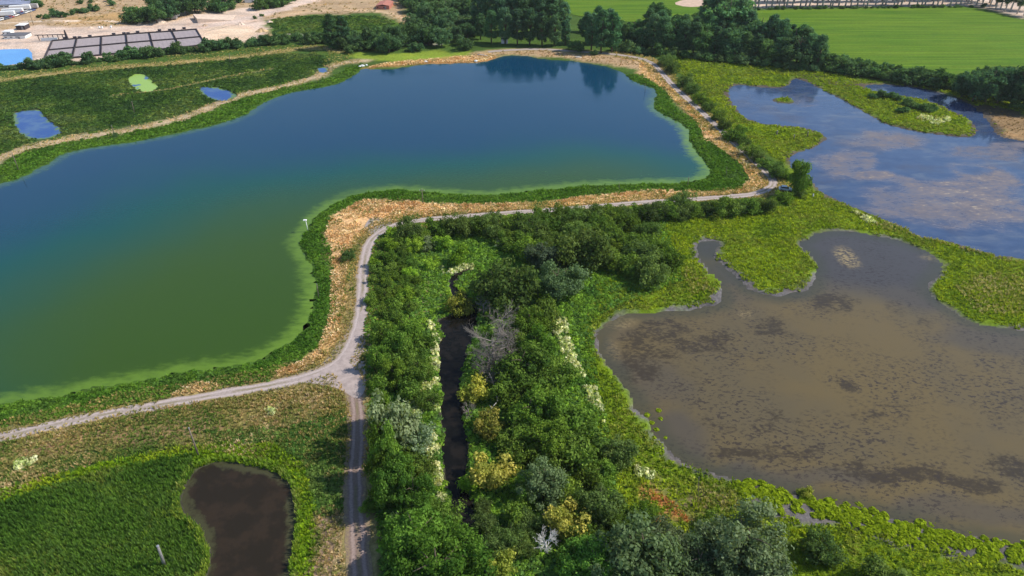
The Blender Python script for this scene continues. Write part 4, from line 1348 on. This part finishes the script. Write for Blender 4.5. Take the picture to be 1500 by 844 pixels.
for i in range(40):
    k = i // 2
    at_base('far_shrub', 1196 + 10.6 * k + random.uniform(-3, 3), 101 + 1.6 * k + (-7 if i % 2 else 0), random.uniform(9, 22), 'bushy green shrub in the row along the crop field edge', 'shrub row along the crop field', None, 1.25)
for i, (px, py, h) in enumerate([(1408, 142, 34), (1424, 148, 48), (1442, 150, 54), (1460, 152, 58), (1480, 155, 60), (1500, 158, 62), (1522, 160, 60), (1435, 136, 40), (1455, 138, 46), (1476, 140, 48), (1498, 142, 50), (1520, 144, 50), (1545, 160, 58)]):
    at_base('broad_tree', px, py, h, 'large dark tree in the clump at the right edge', 'dark trees at the right edge', (.85, .95, 1.1))
for px, py in [(1488, 158), (1500, 160), (1412, 140)]:
    at_base('far_shrub', px, py, 12, 'low shrub before the dark trees at the right edge', 'shrubs before the dark trees at the right edge', (1.3, 1.3, 1.1), 1.2)
for i in range(100):
    px = 1096 + (i % 50) * 8.4 + random.uniform(-3, 3)
    at_base('avenue_tree', px, 12.5 - (px - 1098) * .011 - (0 if i < 50 else 7) - random.uniform(0, 3) + max(0, px - 1430) * .22, 34 + random.uniform(-4, 4), 'pale trunked tree in the row at the far crop field edge', 'tree row at the far crop field edge')
for i in range(46):
    px = 1096 + i * 7.6 + random.uniform(-3, 3)
    if random.random() < .8:
        at_base('far_shrub', px, 14.5 - (px - 1098) * .011, random.uniform(3, 6), 'low dark bush under the pale trunked trees at the field edge', 'bushes under the far tree row', None, 1.3)
# willow mass left of the poplars
mid = lambda k: 'rounded tree in the mixed wood above the pale green lawn' if k == 'broad_tree' else 'shrub in the mixed wood above the pale green lawn'
fill(['far_shrub', 'broad_tree', 'far_shrub'], [(505, 76), (548, 79), (600, 77), (640, 72), (690, 73), (700, 50), (695, 10), (640, -20), (585, -20), (580, 12), (605, 32), (590, 52), (560, 64), (515, 62)], 9.0, (6.5, 10.5), mid, lambda k: 'trees above the lawn' if k == 'broad_tree' else 'shrubs above the lawn', (1.1, 1.05, 1.15), sz=1.05)
fill(['far_shrub'], [(400, 62), (450, 58), (500, 62), (560, 76), (510, 78), (470, 66), (420, 68)], 7.0, (4.5, 8.0), 'shrub in the row below the small upper field', 'shrubs below the small upper field')
at_base('poplar_tree', 488, 72, 48, 'taller dark tree of the pair below the upper field', wide=1.3)
at_base('poplar_tree', 505, 70, 44, 'shorter dark tree of the pair below the upper field', wide=1.3)
# row before the filter beds
for i in range(44):
    px = 44 + i * 8.6 + random.uniform(-5, 5)
    at_base('far_shrub', px, 101 - (px - 44) * .105 + random.uniform(-1.5, 1.5), random.choice([6, 9, 13, 16, 10, 18]) * random.uniform(.8, 1.15), 'grey green shrub in the row before the filter beds', 'shrub row before the filter beds', None, 1.2)
for i in range(9):
    at_base('far_shrub', -60 + i * 12, 105 - i * .6, 8, 'low shrub on the bank before the blue basin', 'shrubs before the blue basin', None, 1.3)
for px, py, h in [(230, 34, 30), (238, 26, 30), (250, 30, 34), (262, 24, 34), (274, 22, 34), (286, 18, 30), (298, 18, 26), (246, 14, 30), (264, 10, 30), (284, 6, 28), (225, 14, 26)]:
    at_base('broad_tree', px, py, h, 'dark green tree in the grove above the sandy yard', 'grove above the sandy yard')
for px, py, h in [(190, 34, 16), (205, 34, 20), (216, 32, 18), (195, 20, 14), (208, 24, 16), (312, 16, 16), (325, 18, 18), (340, 14, 16), (380, 14, 18), (394, 12, 18), (408, 10, 18), (420, 6, 16), (350, 4, 16), (330, 2, 18), (432, 0, 14)]:
    at_base('far_shrub', px, py, h, 'bushy green tree scattered beside the sandy yard road', 'bushes beside the sandy yard road', (1.1, 1.1, .9))
for px, py, h in [(58, 26, 6), (69, 27, 8), (80, 24, 10), (88, 25, 10), (96, 25, 8), (106, 22, 7), (112, 19, 9), (124, 19, 9), (133, 16, 9), (143, 16, 9), (118, 6, 7), (134, 4, 7), (55, 10, 14), (40, 5, 10), (10, 4, 10), (165, 8, 8), (160, 2, 8)]:
    at_base('far_shrub', px, py, h, 'small dark bush dotted on the dry slope at upper left', 'bushes on the dry slope')
for px, py, h in [(374, 28, 5), (384, 24, 5)]:
    at_base('far_shrub', px, py, h, 'tiny dark bush on the bare sand road', 'bushes on the bare sand road')
for px, py, h, wd in [(1278, 143, 8, 1.4), (1290, 142, 10, 1.4), (1303, 144, 10, 1.4), (1314, 147, 8, 1.4), (1326, 153, 9, 1.4), (1336, 157, 10, 1.4), (1347, 160, 10, 1.4), (1358, 163, 10, 1.4), (1366, 162, 9, 1.4), (1322, 165, 9, 1.5)]:
    at_base('far_shrub', px, py, h, 'dark shrub on the long green island in the marsh pond', 'shrubs on the long island', None, wd)
for px, py, h, lab in [(169, 201, 6, 'small bush on the left bank path beside a leaning pole'), (843, 74, 18, 'conical dark shrub in front of the field gap'), (945, 71, 14, 'narrow pale green columnar tree before the belt'), (1060, 85, 7, 'small round grey bush in front of the belt'), (937, 76, 10, 'low bush by the bright patch at the belt end'), (870, 81, 8, 'bush at the track edge under the small poplar clump')]:
    at_base('far_shrub', px, py, h, lab, None, None, .6 if 'column' in lab else 1.1)

# ------------------------------------------------------------------ haze
def haze(density):
    mb = MB()
    mb.box((0, 420, 66), (2600, 1900, 140))
    m, t = newmat('haze')
    N = NT(t)
    v = t.nodes.new('ShaderNodeVolumePrincipled')
    v.inputs['Color'].default_value = (.86, .90, .96, 1)
    v.inputs['Density'].default_value = density
    v.inputs['Anisotropy'].default_value = .2
    o = N.n('OutputMaterial')
    t.links.new(v.outputs[0], o.inputs['Volume'])
    h = link('haze', mb.mesh('haze', m))
    tag(h, 'thin bluish summer haze in the air over the far fields', 'haze', kind='stuff')


haze(.00005)

# ------------------------------------------------------------------ dead trees and branches
def dead_tree(px, py, wpx, seed, label, mat=M_DEAD, hr=1.1, n0=9, lean=0.0):
    r = random.Random(seed)
    wm = wpx * depth_at(px, py, 2) / FOC
    h = wm * hr
    x, y = W(px, py, h * .55)
    t = thing('dead_tree', label, 'dead tree', (x, y, -.1), 0)
    tm, bm_ = MB(), MB()
    top = Vector((lean * h, 0, h * .6))
    tm.tube([(0, 0, -.2), top * .5, top], [wm * .035 + .05, wm * .025 + .04, .04], 7)

    def branch(b, d, L, rad, lev):
        p1 = b + d * L * .5 + Vector((r.uniform(-.1, .1), r.uniform(-.1, .1), r.uniform(0, .12))) * L
        p2 = b + d * L + Vector((r.uniform(-.15, .15), r.uniform(-.15, .15), r.uniform(-.1, .15))) * L
        bm_.tube([b, p1, p2], [rad, rad * .7, rad * .3], 4 if lev else 5)
        if lev < 3:
            for _ in range(4):
                nd = (d + Vector((r.uniform(-.9, .9), r.uniform(-.9, .9), r.uniform(-.4, .7)))).normalized()
                branch(p1.lerp(p2, r.uniform(-.4, .9)), nd, L * r.uniform(.45, .7), rad * .55, lev + 1)
    for i in range(n0):
        a = i * 6.283 / n0 + r.uniform(-.3, .3)
        k = r.uniform(.25, 1)
        branch(top * k, Vector((math.cos(a), math.sin(a), r.uniform(.1, .9))).normalized(), wm * .36 * r.uniform(.7, 1.1), .045 + wm * .006, 0)
    link('trunk', tm.mesh('trunk', mat, True), t)
    link('branches', bm_.mesh('branches', mat, True), t)
    return t


M_DEADG = plain('bleached_branches', (.23, .205, .18), .9, .2, 6, .3, .1)
dead_tree(722, 500, 78, 1, 'largest tangled grey dead tree leaning over the ditch', M_DEADG, 1.0, 15)
dead_tree(736, 468, 54, 2, 'grey dead tree just behind the largest dead tree', M_DEADG, 1.0, 12)
dead_tree(716, 522, 60, 11, 'dense grey tangle of dead limbs below the largest dead tree', M_DEADG, .9, 15)
dead_tree(744, 492, 44, 12, 'grey dead tree reaching into the green shrubs right of the largest', M_DEADG, 1.0, 13)
dead_tree(752, 520, 40, 13, 'grey dead tree half swallowed by the green shrubs on its right', M_DEADG, 1.0, 13)
dead_tree(722, 548, 40, 14, 'low grey dead tangle just above the golden ditch shrub', M_DEADG, .8, 12)
dead_tree(708, 446, 30, 3, 'small leafless grey snag above the dark water', M_DEADG)
dead_tree(706, 535, 44, 4, 'low grey tangle of dead branches on the ditch bank', M_DEADG, .8)
dead_tree(686, 600, 24, 5, 'small pale dead snag at the ditch below the golden shrub', M_DEADG, .9)
dead_tree(800, 792, 46, 6, 'bleached white dead tree near the bottom of the thicket', plain('bleached_wood', (.62, .60, .57), .9, .15, 6, .3, .1), 1.1)
dead_tree(806, 755, 24, 9, 'thin grey leafless snag above the bleached dead tree', M_DEADG, 1.2, 6)


def log(px1, py1, px2, py2, z1, z2, rad, label, mat):
    a, b = Vector((*W(px1, py1, z1), z1)), Vector((*W(px2, py2, z2), z2))
    t = thing('fallen_branch', label, 'branch', a)
    mb = MB()
    d = b - a
    mb.tube([(0, 0, 0), d * .5 + Vector((.08, .05, .1)), d], [rad, rad * .85, rad * .5], 7)
    mb.tube([d * .55, d * .62 + Vector((-.5, .5, .25))], [rad * .5, rad * .2], 5)
    link('limb', mb.mesh('limb', mat, True), t)


log(711, 609, 727, 590, 2.4, 3.4, .13, 'white fallen branch lying across shade by the ditch', M_GREYWOOD)
log(724, 566, 716, 546, 2.2, 3.8, .12, 'long grey broken limb propped beside the golden shrub', M_DEADG)
log(729, 588, 724, 568, 2.0, 3.0, .10, 'short grey limb lying below the broken limb', M_DEADG)
log(700, 80, 715, 82, .3, .3, .22, 'pale log lying on the far shore beside the lawn', M_WHITE)
log(841, 84, 852, 84, .3, .3, .25, 'whitish log among straw on the far shore', M_WHITE)

# ------------------------------------------------------------------ sedge tussocks along the muddy pond
tus = [mesh_np('tussock_leaves', *(lambda q: (q[0] * np.array([1, 1, .9]), q[1], np.tile(np.array([.150, .200, .010]), (len(q[0]), 1)) * q[2][:, None]))(dome_template(90, .30, 500 + i, .9)), M_GRASS) for i in range(4)]
TG = 'sedge tussocks on the muddy shore'
shore = [(1080, 712), (1120, 722), (1150, 732), (1190, 738), (1230, 750), (1265, 758), (1300, 770), (1340, 780), (1380, 790), (1420, 798), (1460, 806), (1500, 815), (1540, 825)]
nt_ = 0
for i in range(300):
    k = random.uniform(0, len(shore) - 1.001)
    a, b = shore[int(k)], shore[int(k) + 1]
    f = k - int(k)
    px, py = a[0] + (b[0] - a[0]) * f, a[1] + (b[1] - a[1]) * f + random.gauss(0, 10)
    x, y = W(px, py)
    if lut('low', np.array([x]), np.array([y]))[0] < -.9:
        continue
    o = link('sedge_tussock', tus[i % 4], None, (x, y, float(ground_z(np.array([x]), np.array([y]))[0]) - .1))
    s = random.uniform(1.0, 2.0)
    o.scale = (s, s, s * random.uniform(.7, .95))
    o.rotation_euler = (0, 0, random.uniform(0, 6.28))
    tag(o, 'yellow green sedge tussock on the muddy lower pond shore', 'sedge', TG)
    nt_ += 1
for px, py in [(948, 607), (955, 618), (968, 612), (975, 640), (958, 640), (962, 628), (1105, 706), (1130, 712), (1142, 716), (1090, 716), (1236, 742), (1243, 745), (965, 600)]:
    x, y = W(px, py)
    o = link('sedge_tussock', tus[(px + py) % 4], None, (x, y, WL - .12))
    s = random.uniform(.8, 1.5)
    o.scale = (s, s, s * .8)
    tag(o, 'small sedge tussock rising out of the shallow muddy water', 'sedge', 'sedge tussocks in the shallow water')

# ------------------------------------------------------------------ poles and posts
def pole(px, py, tpx, tpy, label, mat=M_POLE, arm=False, lamp=False, r0=.13, hmul=1.0, name='utility_pole', cat='pole'):
    x, y = W(px, py)
    # height from the picture, free lean in the picture plane
    best = min((abs(project(x, y, h)[1] - tpy), h) for h in np.arange(.6, 16, .05))[1] * hmul
    tx = (tpx - 750) * (depth_at(*project(x, y, best), best)) / FOC
    t = thing(name, label, cat, (x, y, 0))
    dx = max(-.12 * best, min(.12 * best, tx - x))
    mb = MB()
    mb.tube([(0, 0, -.3), (dx * .5, 0, best * .5), (dx, 0, best)], [r0 * 1.15, r0, r0 * .8], 9)
    link('pole', mb.mesh('pole', mat, True), t)
    c = MB()
    c.tube([(dx, 0, best - .02), (dx, 0, best + .08), (dx, 0, best + .14)], [r0 * 1.0, r0 * .95, r0 * .3], 9)
    link('cap', c.mesh('cap', M_METAL, False), t)
    if arm:
        a = MB()
        a.box((dx, -.02 - r0, best - .5), (1.7, .12, .14))
        link('crossarm', a.mesh('crossarm', mat), t)
        for sx in (-.7, .7):
            i_ = MB()
            i_.tube([(dx + sx, -.02 - r0, best - .44), (dx + sx, -.02 - r0, best - .3), (dx + sx, -.02 - r0, best - .22)], [.05, .07, .03], 7)
            link('insulator', i_.mesh('insulator', M_WHITE), t)
    if lamp:
        a = MB()
        a.tube([(dx, 0, best), (dx - .1, 0, best + .25)], [.05, .05], 7)
        link('bracket', a.mesh('bracket', M_METAL), t)
        l = MB()
        l.box((dx - .25, 0, best + .34), (1.1, .7, .22), 0, .8)
        link('lamp_head', l.mesh('lamp_head', M_WHITE, False, .04), t)
    return t


pole(619.5, 300, 618, 277, 'tall dark pole on the near dyke where the straw begins', arm=True)
pole(451, 338, 448, 324, 'white headed lamp post at the bulging left shore', M_WHITE, False, True, .10, 1.0, 'lamp_post', 'lamp post')
pole(467, 437, 464, 416, 'slim dark post at the lake edge beside the straw strip', r0=.09)
pole(291, 668, 276.5, 627, 'leaning timber pole beside the dark pond', arm=False, r0=.15)
pole(241, 828, 231, 800, 'short silvery broken post standing in the reed bed', plain('split_grey_wood', (.20, .195, .19), .9, .45, 7, .5, .1), r0=.24, name='broken_post', cat='post')
pole(197, 166, 193, 149, 'thin pole in the middle of the left weed beds')
pole(168, 198, 163, 184, 'leaning pole on the left bank path beside a bush')
pole(27, 249, 18, 225, 'thin leaning pole on the left bank near the edge')
pole(49, 37, 43, 17, 'tall pole on the dry ground in the upper left yard', arm=True)
pole(1007, 273, 1009, 260, 'dark stubby post at the corner end of the lake')
pole(907, 279, 907, 267, 'thin post in the weeds along the near shore', r0=.08)
pole(1064, 258, 1064, 245, 'thin post on the green bulge of the lake corner', r0=.08)
pole(1022, 738, 1021, 699, 'slim dark post in the tan grass beside the marsh', r0=.06)
pole(945, 134, 945, 123, 'thin pole at the far right corner of the lake', r0=.08)
pole(1183, 200, 1183, 193, 'short dark stump on the pond peninsula, right of the others', r0=.2, name='stump', cat='stump')
pole(1137, 199, 1139, 192, 'broken dark stump on the pond peninsula, left of the others', r0=.3, name='stump', cat='stump')
pole(1163, 204, 1163, 198, 'low dark stump on the pond peninsula, middle of three', r0=.25, name='stump', cat='stump')
pole(1153, 285, 1152, 280, 'small white marker post beside the white car', M_WHITE, r0=.1, name='marker_post', cat='post')
pole(1191, 288, 1190, 284, 'white marker post in the grass right of the tall dark tree', M_WHITE, r0=.22, name='marker_post', cat='post')
pole(337, 91, 336, 79, 'slim pole beside the tan strip left of the lake corner')

# ------------------------------------------------------------------ white car
def car(px, py, rz, label, paint):
    x, y = W(px, py)
    t = thing('parked_car', label, 'car', (x, y, .03), rz)
    body = MB()
    body.prism([(-2.05, .35), (-2.1, .75), (-1.95, .92), (-.9, 1.0), (1.0, 1.0), (1.95, .86), (2.12, .62), (2.1, .35)], -.86, .86)
    b = link('body', body.mesh('body', paint, False, .06), t)
    cab = MB()
    cab.prism([(-1.75, .98), (-1.25, 1.46), (.35, 1.48), (1.05, .98)], -.74, .74)
    link('window_glass', cab.mesh('window_glass', M_GLASS, False, .05), t)
    rf = MB()
    rf.prism([(-1.3, 1.44), (-1.2, 1.52), (.3, 1.54), (.42, 1.46)], -.70, .70)
    link('roof', rf.mesh('roof', paint, False, .02), t)
    for sx in (-1.3, 1.3):
        for sy in (-1, 1):
            w_ = MB()
            w_.tube([(sx, sy * .68, .33), (sx, sy * .90, .33)], [.33, .33], 14)
            wl = link('wheel', w_.mesh('wheel', M_RUBBER), t)
            h_ = MB()
            h_.tube([(sx, sy * .895, .33), (sx, sy * .915, .33)], [.2, .18], 10)
            link('rim', h_.mesh('rim', M_METAL), wl)
    for sy in (-.6, .6):
        h_ = MB()
        h_.box((2.09, sy, .70), (.08, .34, .14))
        link('headlight', h_.mesh('headlight', M_GLASS, False, .02), t)
    return t


car(1150, 279, R(-14), 'white car parked under the tall tree at the track corner', plain('white_car_paint', (.52, .58, .63), .3, .03, spec=.6))

YC = 'cars parked in the upper left yard'
pc = [plain('car_paint', c_, .35, .05, spec=.5) for c_ in ((.60, .62, .64), (.10, .12, .16), (.35, .06, .05), (.75, .75, .73), (.08, .12, .28))]
for i in range(14):
    t = car(2 + i * 3.6 + random.uniform(-.6, .6), 31 - i * 1.15 + random.uniform(-.6, .6), random.uniform(1.2, 1.6), 'small parked car in the ragged line below the white trailers', pc[(i * 3) % 5])
    t['group'] = YC

# ------------------------------------------------------------------ far buildings and yard
def hut(name, px, py, wpx, hpx, dep, label, cat, wall, roof, rz=0.0, slope=.35, door=True, wins=0):
    x, y = W(px, py)
    k = depth_at(px, py) / FOC
    w_, h_ = wpx * k, hpx * k
    t = thing(name, label, cat, (x, y, 0), rz)
    a = MB()
    a.box((0, dep / 2, h_ / 2 - .1), (w_, dep, h_ + .2))
    link('wall', a.mesh('wall', wall), t)
    r_ = MB()
    r_.prism([(-w_ / 2 - .25, h_ + .02), (-w_ / 2 - .25, h_ + .14), (0, h_ + .14 + slope * w_ * .25), (w_ / 2 + .25, h_ + .14), (w_ / 2 + .25, h_ + .02), (0, h_ + .02 + slope * w_ * .25)], -.3, dep + .3)
    link('roof', r_.mesh('roof', roof), t)
    if door:
        d = MB()
        d.box((w_ * .2, -.03, min(2.0, h_ * .8) / 2), (min(1.0, w_ * .3), .06, min(2.0, h_ * .8)))
        dd = link('door', d.mesh('door', M_METAL), t)
        hd = MB()
        hd.box((w_ * .2 + .3, -.09, 1.0 if h_ > 2 else h_ * .4), (.1, .06, .1))
        link('handle', hd.mesh('handle', M_DARKCONC), dd)
    for i in range(wins):
        wx = -w_ * .4 + i * w_ * .5 / max(1, wins - 1) if wins > 1 else -w_ * .25
        m_ = MB()
        m_.box((wx, -.02, h_ * .6), (w_ * .08 + .4, .05, h_ * .3))
        link('window', m_.mesh('window', M_GLASS), t)
    return t


hut('wooden_hut', 739, 64, 9.5, 6.5, 3.0, 'small pale grey hut at the foot of the poplars', 'hut', plain('pale_boards', (.52, .50, .55), .8), M_METAL, 0, .1)
hut('site_cabin', 31, 44, 12, 6, 6, 'white roofed cabin on stilts in the upper left yard', 'cabin', M_DARKCONC, M_WHITE, .1, .1, wins=2)
hut('long_shed', 22, 57, 30, 4, 7, 'long dark roofed shed beside the blue basin', 'shed', M_WHITE, M_DARKROOF, .09, .08, wins=3)
hut('site_cabin', 11, 52, 11, 5, 4, 'plain white cabin behind the long dark shed', 'cabin', M_WHITE, M_WHITE, .09, .1, wins=2)
hut('brick_house', 561, 14, 19, 5, 14, 'red roofed brick house at the top edge', 'house', M_BRICKROOF, M_BRICKROOF, -.05, .35, wins=2)
hut('white_shed', 262, 5, 14, 4, 8, 'small pale shed half hidden in the grove', 'shed', M_WHITE, M_METAL, 0, .3)
hut('warehouse', 12, 12, 56, 4, 18, 'grey blue roofed warehouse at the upper left corner', 'warehouse', M_WHITE, plain('blue_grey_sheet', (.22, .24, .33), .5, .25, .25), .2, .06, wins=5)
hut('white_shed', 367, 4, 16, 4, 9, 'white roofed shed at the top edge by the road', 'shed', M_WHITE, M_WHITE, .1, .15)

# white wall along the warehouse
def trailer(px, py, L, rz, label, mat=M_WHITE):
    x, y = W(px, py)
    t = thing('trailer', label, 'trailer', (x, y, 0), rz)
    a = MB()
    a.box((0, 0, 1.9), (L, 2.4, 2.3))
    link('box_body', a.mesh('box_body', mat, False, .05), t)
    c = MB()
    c.box((0, 0, .62), (L * .96, 1.9, .2))
    link('chassis', c.mesh('chassis', M_METAL), t)
    for sx in (-L * .3, L * .3):
        for sy in (-1, 1):
            w_ = MB()
            w_.tube([(sx, sy * .85, .45), (sx, sy * 1.15, .45)], [.45, .45], 12)
            link('wheel', w_.mesh('wheel', M_RUBBER), t)


trailer(9, 24, 11, .28, 'white trailer nearest the left edge of the upper yard')
trailer(20, 20, 12, .28, 'white trailer second from the left in the upper yard')
trailer(31, 15, 12, .28, 'white trailer nearest the bush in the upper yard')
trailer(46, 13, 9, .2, 'grey trailer ending the row beside the warehouse', M_CONC)
trailer(249, 29, 9, .1, 'grey trailer parked beside the sand heap', M_CONC)
trailer(254, 25, 8, .1, 'pale trailer parked behind the grey trailer')


def heap(name, px, py, wpx, hm, seed, label, cat, mat, rocks=0):
    x, y = W(px, py)
    k = depth_at(px, py) / FOC
    r_ = wpx * k / 2
    rg = np.random.default_rng(seed)
    n, m = 40, 14
    V, F = [(0, 0, hm)], []
    for j in range(1, m + 1):
        for i in range(n):
            a = 6.283 * i / n
            q = j / m
            rr = r_ * q * (1 + .18 * math.sin(3 * a + seed) + .1 * math.sin(7 * a))
            V.append((rr * math.cos(a), rr * .8 * math.sin(a), hm * (1 - q) ** .9 * (1 + rg.uniform(-.12, .12)) - (.1 if j == m else 0)))
    for i in range(n):
        F.append((0, 1 + i, 1 + (i + 1) % n))
    for j in range(m - 1):
        for i in range(n):
            a, b = 1 + j * n + i, 1 + j * n + (i + 1) % n
            F.append((a, a + n, b + n, b))
    me = bpy.data.meshes.new(name)
    me.from_pydata(V, [], F)
    me.materials.append(mat)
    o = link(name, me, None, (x, y, 0))
    tag(o, label, cat)
    for i in range(rocks):
        mb = MB()
        a, q = rg.uniform(0, 6.28), rg.uniform(.1, 1.0)
        mb.box((math.cos(a) * q * r_, math.sin(a) * q * r_ * .8, hm * (1 - q) + .3), tuple(rg.uniform(.8, 2.2, 3)), rg.uniform(0, 3), rg.uniform(.5, .9))
        b = link('block', mb.mesh('block', mat, False, .1), o)


for i, (px, py, w_, hm, lab) in enumerate([(300, 38, 8, 1.2, 'small pale spoil heap left of the earth ramp'), (352, 36, 12, 1.5, 'low spoil heap on the bare sand right of the ramp'), (322, 30, 9, 1.2, 'small spoil heap on top of the ramp yard'), (132, 41, 7, 1.0, 'low pink spoil heap on the yard above the beds'), (205, 36, 9, 1.2, 'spoil heap left of the pale sand cone'), (395, 33, 10, 1.4, 'ochre spoil heap beside the sand road')]):
    heap('spoil_heap', px, py, w_, hm, 20 + i, lab, 'heap', M_SAND if i % 2 else plain('brown_spoil', (.40, .29, .20), .95, .2, .5))
heap('rubble_heap', 544, 61, 24, 2.4, 3, 'grey rubble heap among the bushes above the lawn', 'heap', M_ROCK, 16)
heap('sand_heap', 235, 33, 17, 2.2, 5, 'pale cone of sand at the yard edge below the grove', 'heap', M_SAND)
heap('sand_heap', 383, 46, 18, 2.0, 8, 'tan sand heap at the right end of the bare sand', 'heap', plain('ochre_sand', (.46, .33, .18), .95, .2, .5))
for px, py, s, lab in [(531, 97, .9, 'largest of the white boulders at the lake corner'), (527, 98, .55, 'small white boulder at the lake corner, left of the largest'), (537, 96, .5, 'small white boulder at the lake corner, right of the largest'), (624, 91, .7, 'lone white boulder midway along the far brown shore'), (697, 90, .8, 'lone pale boulder near the pale log on the far shore')]:
    import bmesh
    bm = bmesh.new()
    bmesh.ops.create_icosphere(bm, subdivisions=2, radius=1)
    for v in bm.verts:
        v.co *= 1 + random.uniform(-.18, .18)
        v.co.z *= .7
    me = bpy.data.meshes.new('boulder')
    bm.to_mesh(me)
    bm.free()
    me.materials.append(M_WHITE)
    o = link('boulder', me, None, (*W(px, py), .2))
    o.scale = (s * 1.2, s, s)
    tag(o, lab, 'boulder')

# earth ramp with a sheer end
def quad_block(name, pts, h, mat, label, cat, slope_end=0.0):
    P = PW(pts)
    c = P.mean(0)
    V = [(a - c[0], b - c[1], -.1) for a, b in P] + [(a - c[0], b - c[1], h) for a, b in P]
    n = len(P)
    for i in (1, 2):
        V[n + i] = (V[n + i][0], V[n + i][1], .15)
    F = [tuple(range(n))[::-1], tuple(range(n, 2 * n))] + [(i, (i + 1) % n, n + (i + 1) % n, n + i) for i in range(n)]
    me = bpy.data.meshes.new(name)
    me.from_pydata(V, [], F)
    me.materials.append(mat)
    o = link(name, me, None, (c[0], c[1], 0))
    tag(o, label, cat)


quad_block('earth_ramp', [(290, 34), (340, 30), (345, 23), (284, 27)], 2.6, M_SAND, 'sandy loading ramp with a sheer shaded end', 'ramp')

# conveyor beside the beds
cx, cyy = W(62, 60)
t = thing('loading_frame', 'white fronted loading frame with dark beam by the filter beds', 'frame', (cx, cyy, 0), .12)
a = MB(); a.box((4, 0, .8), (9, .3, 1.6)); link('panel', a.mesh('panel', M_WHITE), t)
a = MB(); a.box((5, 1.2, 2.9), (17, .4, .35)); link('beam', a.mesh('beam', M_DARKCONC), t)
for k in range(6):
    a = MB(); a.box((-2 + k * 2.6, 1.2, 1.4), (.3, .3, 2.8)); link('post', a.mesh('post', M_DARKCONC), t)
a = MB(); a.box((13, 1.2, 2.6), (1.3, 1.3, 5.2), 0, .4); link('tower', a.mesh('tower', M_DARKCONC), t)

# filter beds: six basins, each with its own walls
top = [(77, 61), (113, 57.6), (149, 54.6), (185, 51.6), (219, 49), (252, 47), (288, 44)]
bot = [(64, 90), (106, 86), (148, 82), (188, 78), (226, 74.5), (264, 71), (302, 67)]
ordn = ['leftmost', 'second from the left', 'third from the left', 'third from the right', 'second from the right', 'rightmost']
for i in range(6):
    q = [W(*top[i]), W(*top[i + 1]), W(*bot[i + 1]), W(*bot[i])]
    c = Vector((sum(p[0] for p in q) / 4, sum(p[1] for p in q) / 4))
    t = thing('filter_bed', 'lilac grey gravel filter bed with dark walls, %s of the six' % ordn[i], 'filter bed', (c.x, c.y, 0), 0, 'gravel filter beds')
    L = [Vector(p) - c for p in q]

    def ipt(u, v):
        return (L[0] * (1 - u) + L[1] * u) * (1 - v) + (L[3] * (1 - u) + L[2] * u) * v
    me = bpy.data.meshes.new('bed_surface')
    vv, ff = [], []
    for r_ in range(2):
        for s_ in range(5):
            u0, u1 = .03 + s_ * .19, .03 + s_ * .19 + .18
            v0, v1 = (.04, .47) if r_ == 0 else (.52, .97)
            b = len(vv)
            for (u, v) in ((u0, v0), (u1, v0), (u1, v1), (u0, v1)):
                p = ipt(u, v)
                vv.append((p.x, p.y, .22))
            ff.append((b + 3, b + 2, b + 1, b))
    me.from_pydata(vv, [], ff)
    me.materials.append(M_LILAC)
    link('bed_surface', me, t)
    fl = bpy.data.meshes.new('bed_floor')
    fl.from_pydata([(p.x, p.y, .14) for p in L], [], [(3, 2, 1, 0)])
    fl.materials.append(M_CONC)
    link('bed_floor', fl, t)
    for (p, q2) in ((ipt(0.005, 0), ipt(.005, 1)), (ipt(.995, 0), ipt(.995, 1)), (ipt(.02, .005), ipt(.98, .005)), (ipt(.02, .495), ipt(.98, .495)), (ipt(.02, .995), ipt(.98, .995))):
        d = q2 - p
        mb = MB()
        mb.box(((p.x + q2.x) / 2, (p.y + q2.y) / 2, .45), (d.length, .45, .9), math.atan2(d.y, d.x))
        link('wall', mb.mesh('wall', M_DARKCONC), t)
vb = None
for px, py in [(96, 57), (110, 56), (117, 56), (132, 54), (167, 51), (182, 50), (188, 50), (202, 48), (234, 45.5), (249, 45), (255, 44.6), (270, 42.5)]:
    t = thing('valve_box', 'dark valve box along the upper rim of the filter beds', 'valve box', (*W(px, py), 0), .1, 'valve boxes along the filter beds')
    if vb is None:
        a = MB(); a.box((0, 0, .45), (1.7, 1.0, .9)); b1 = a.mesh('housing', M_DARKCONC, False, .05)
        a = MB(); a.box((0, 0, .96), (1.9, 1.2, .1)); b2 = a.mesh('lid', M_DARKROOF, False, .02)
        vb = (b1, b2)
    link('housing', vb[0], t)
    link('lid', vb[1], t)
for px, py, lab in [(146, 42, 'left white barrel on the pink yard above the beds'), (150, 42, 'right white barrel on the pink yard above the beds'), (163, 41, 'lone white barrel on the pink yard further right')]:
    t = thing('barrel', lab, 'barrel', (*W(px, py), 0))
    mb = MB(); mb.tube([(0, 0, 0), (0, 0, .3), (0, 0, .9), (0, 0, 1.3)], [.4, .5, .5, .4], 12); link('drum', mb.mesh('drum', M_WHITE, True), t)
    mb = MB(); mb.tube([(0, 0, 1.3), (0, 0, 1.38)], [.42, .4], 12); link('lid', mb.mesh('lid', M_METAL), t)
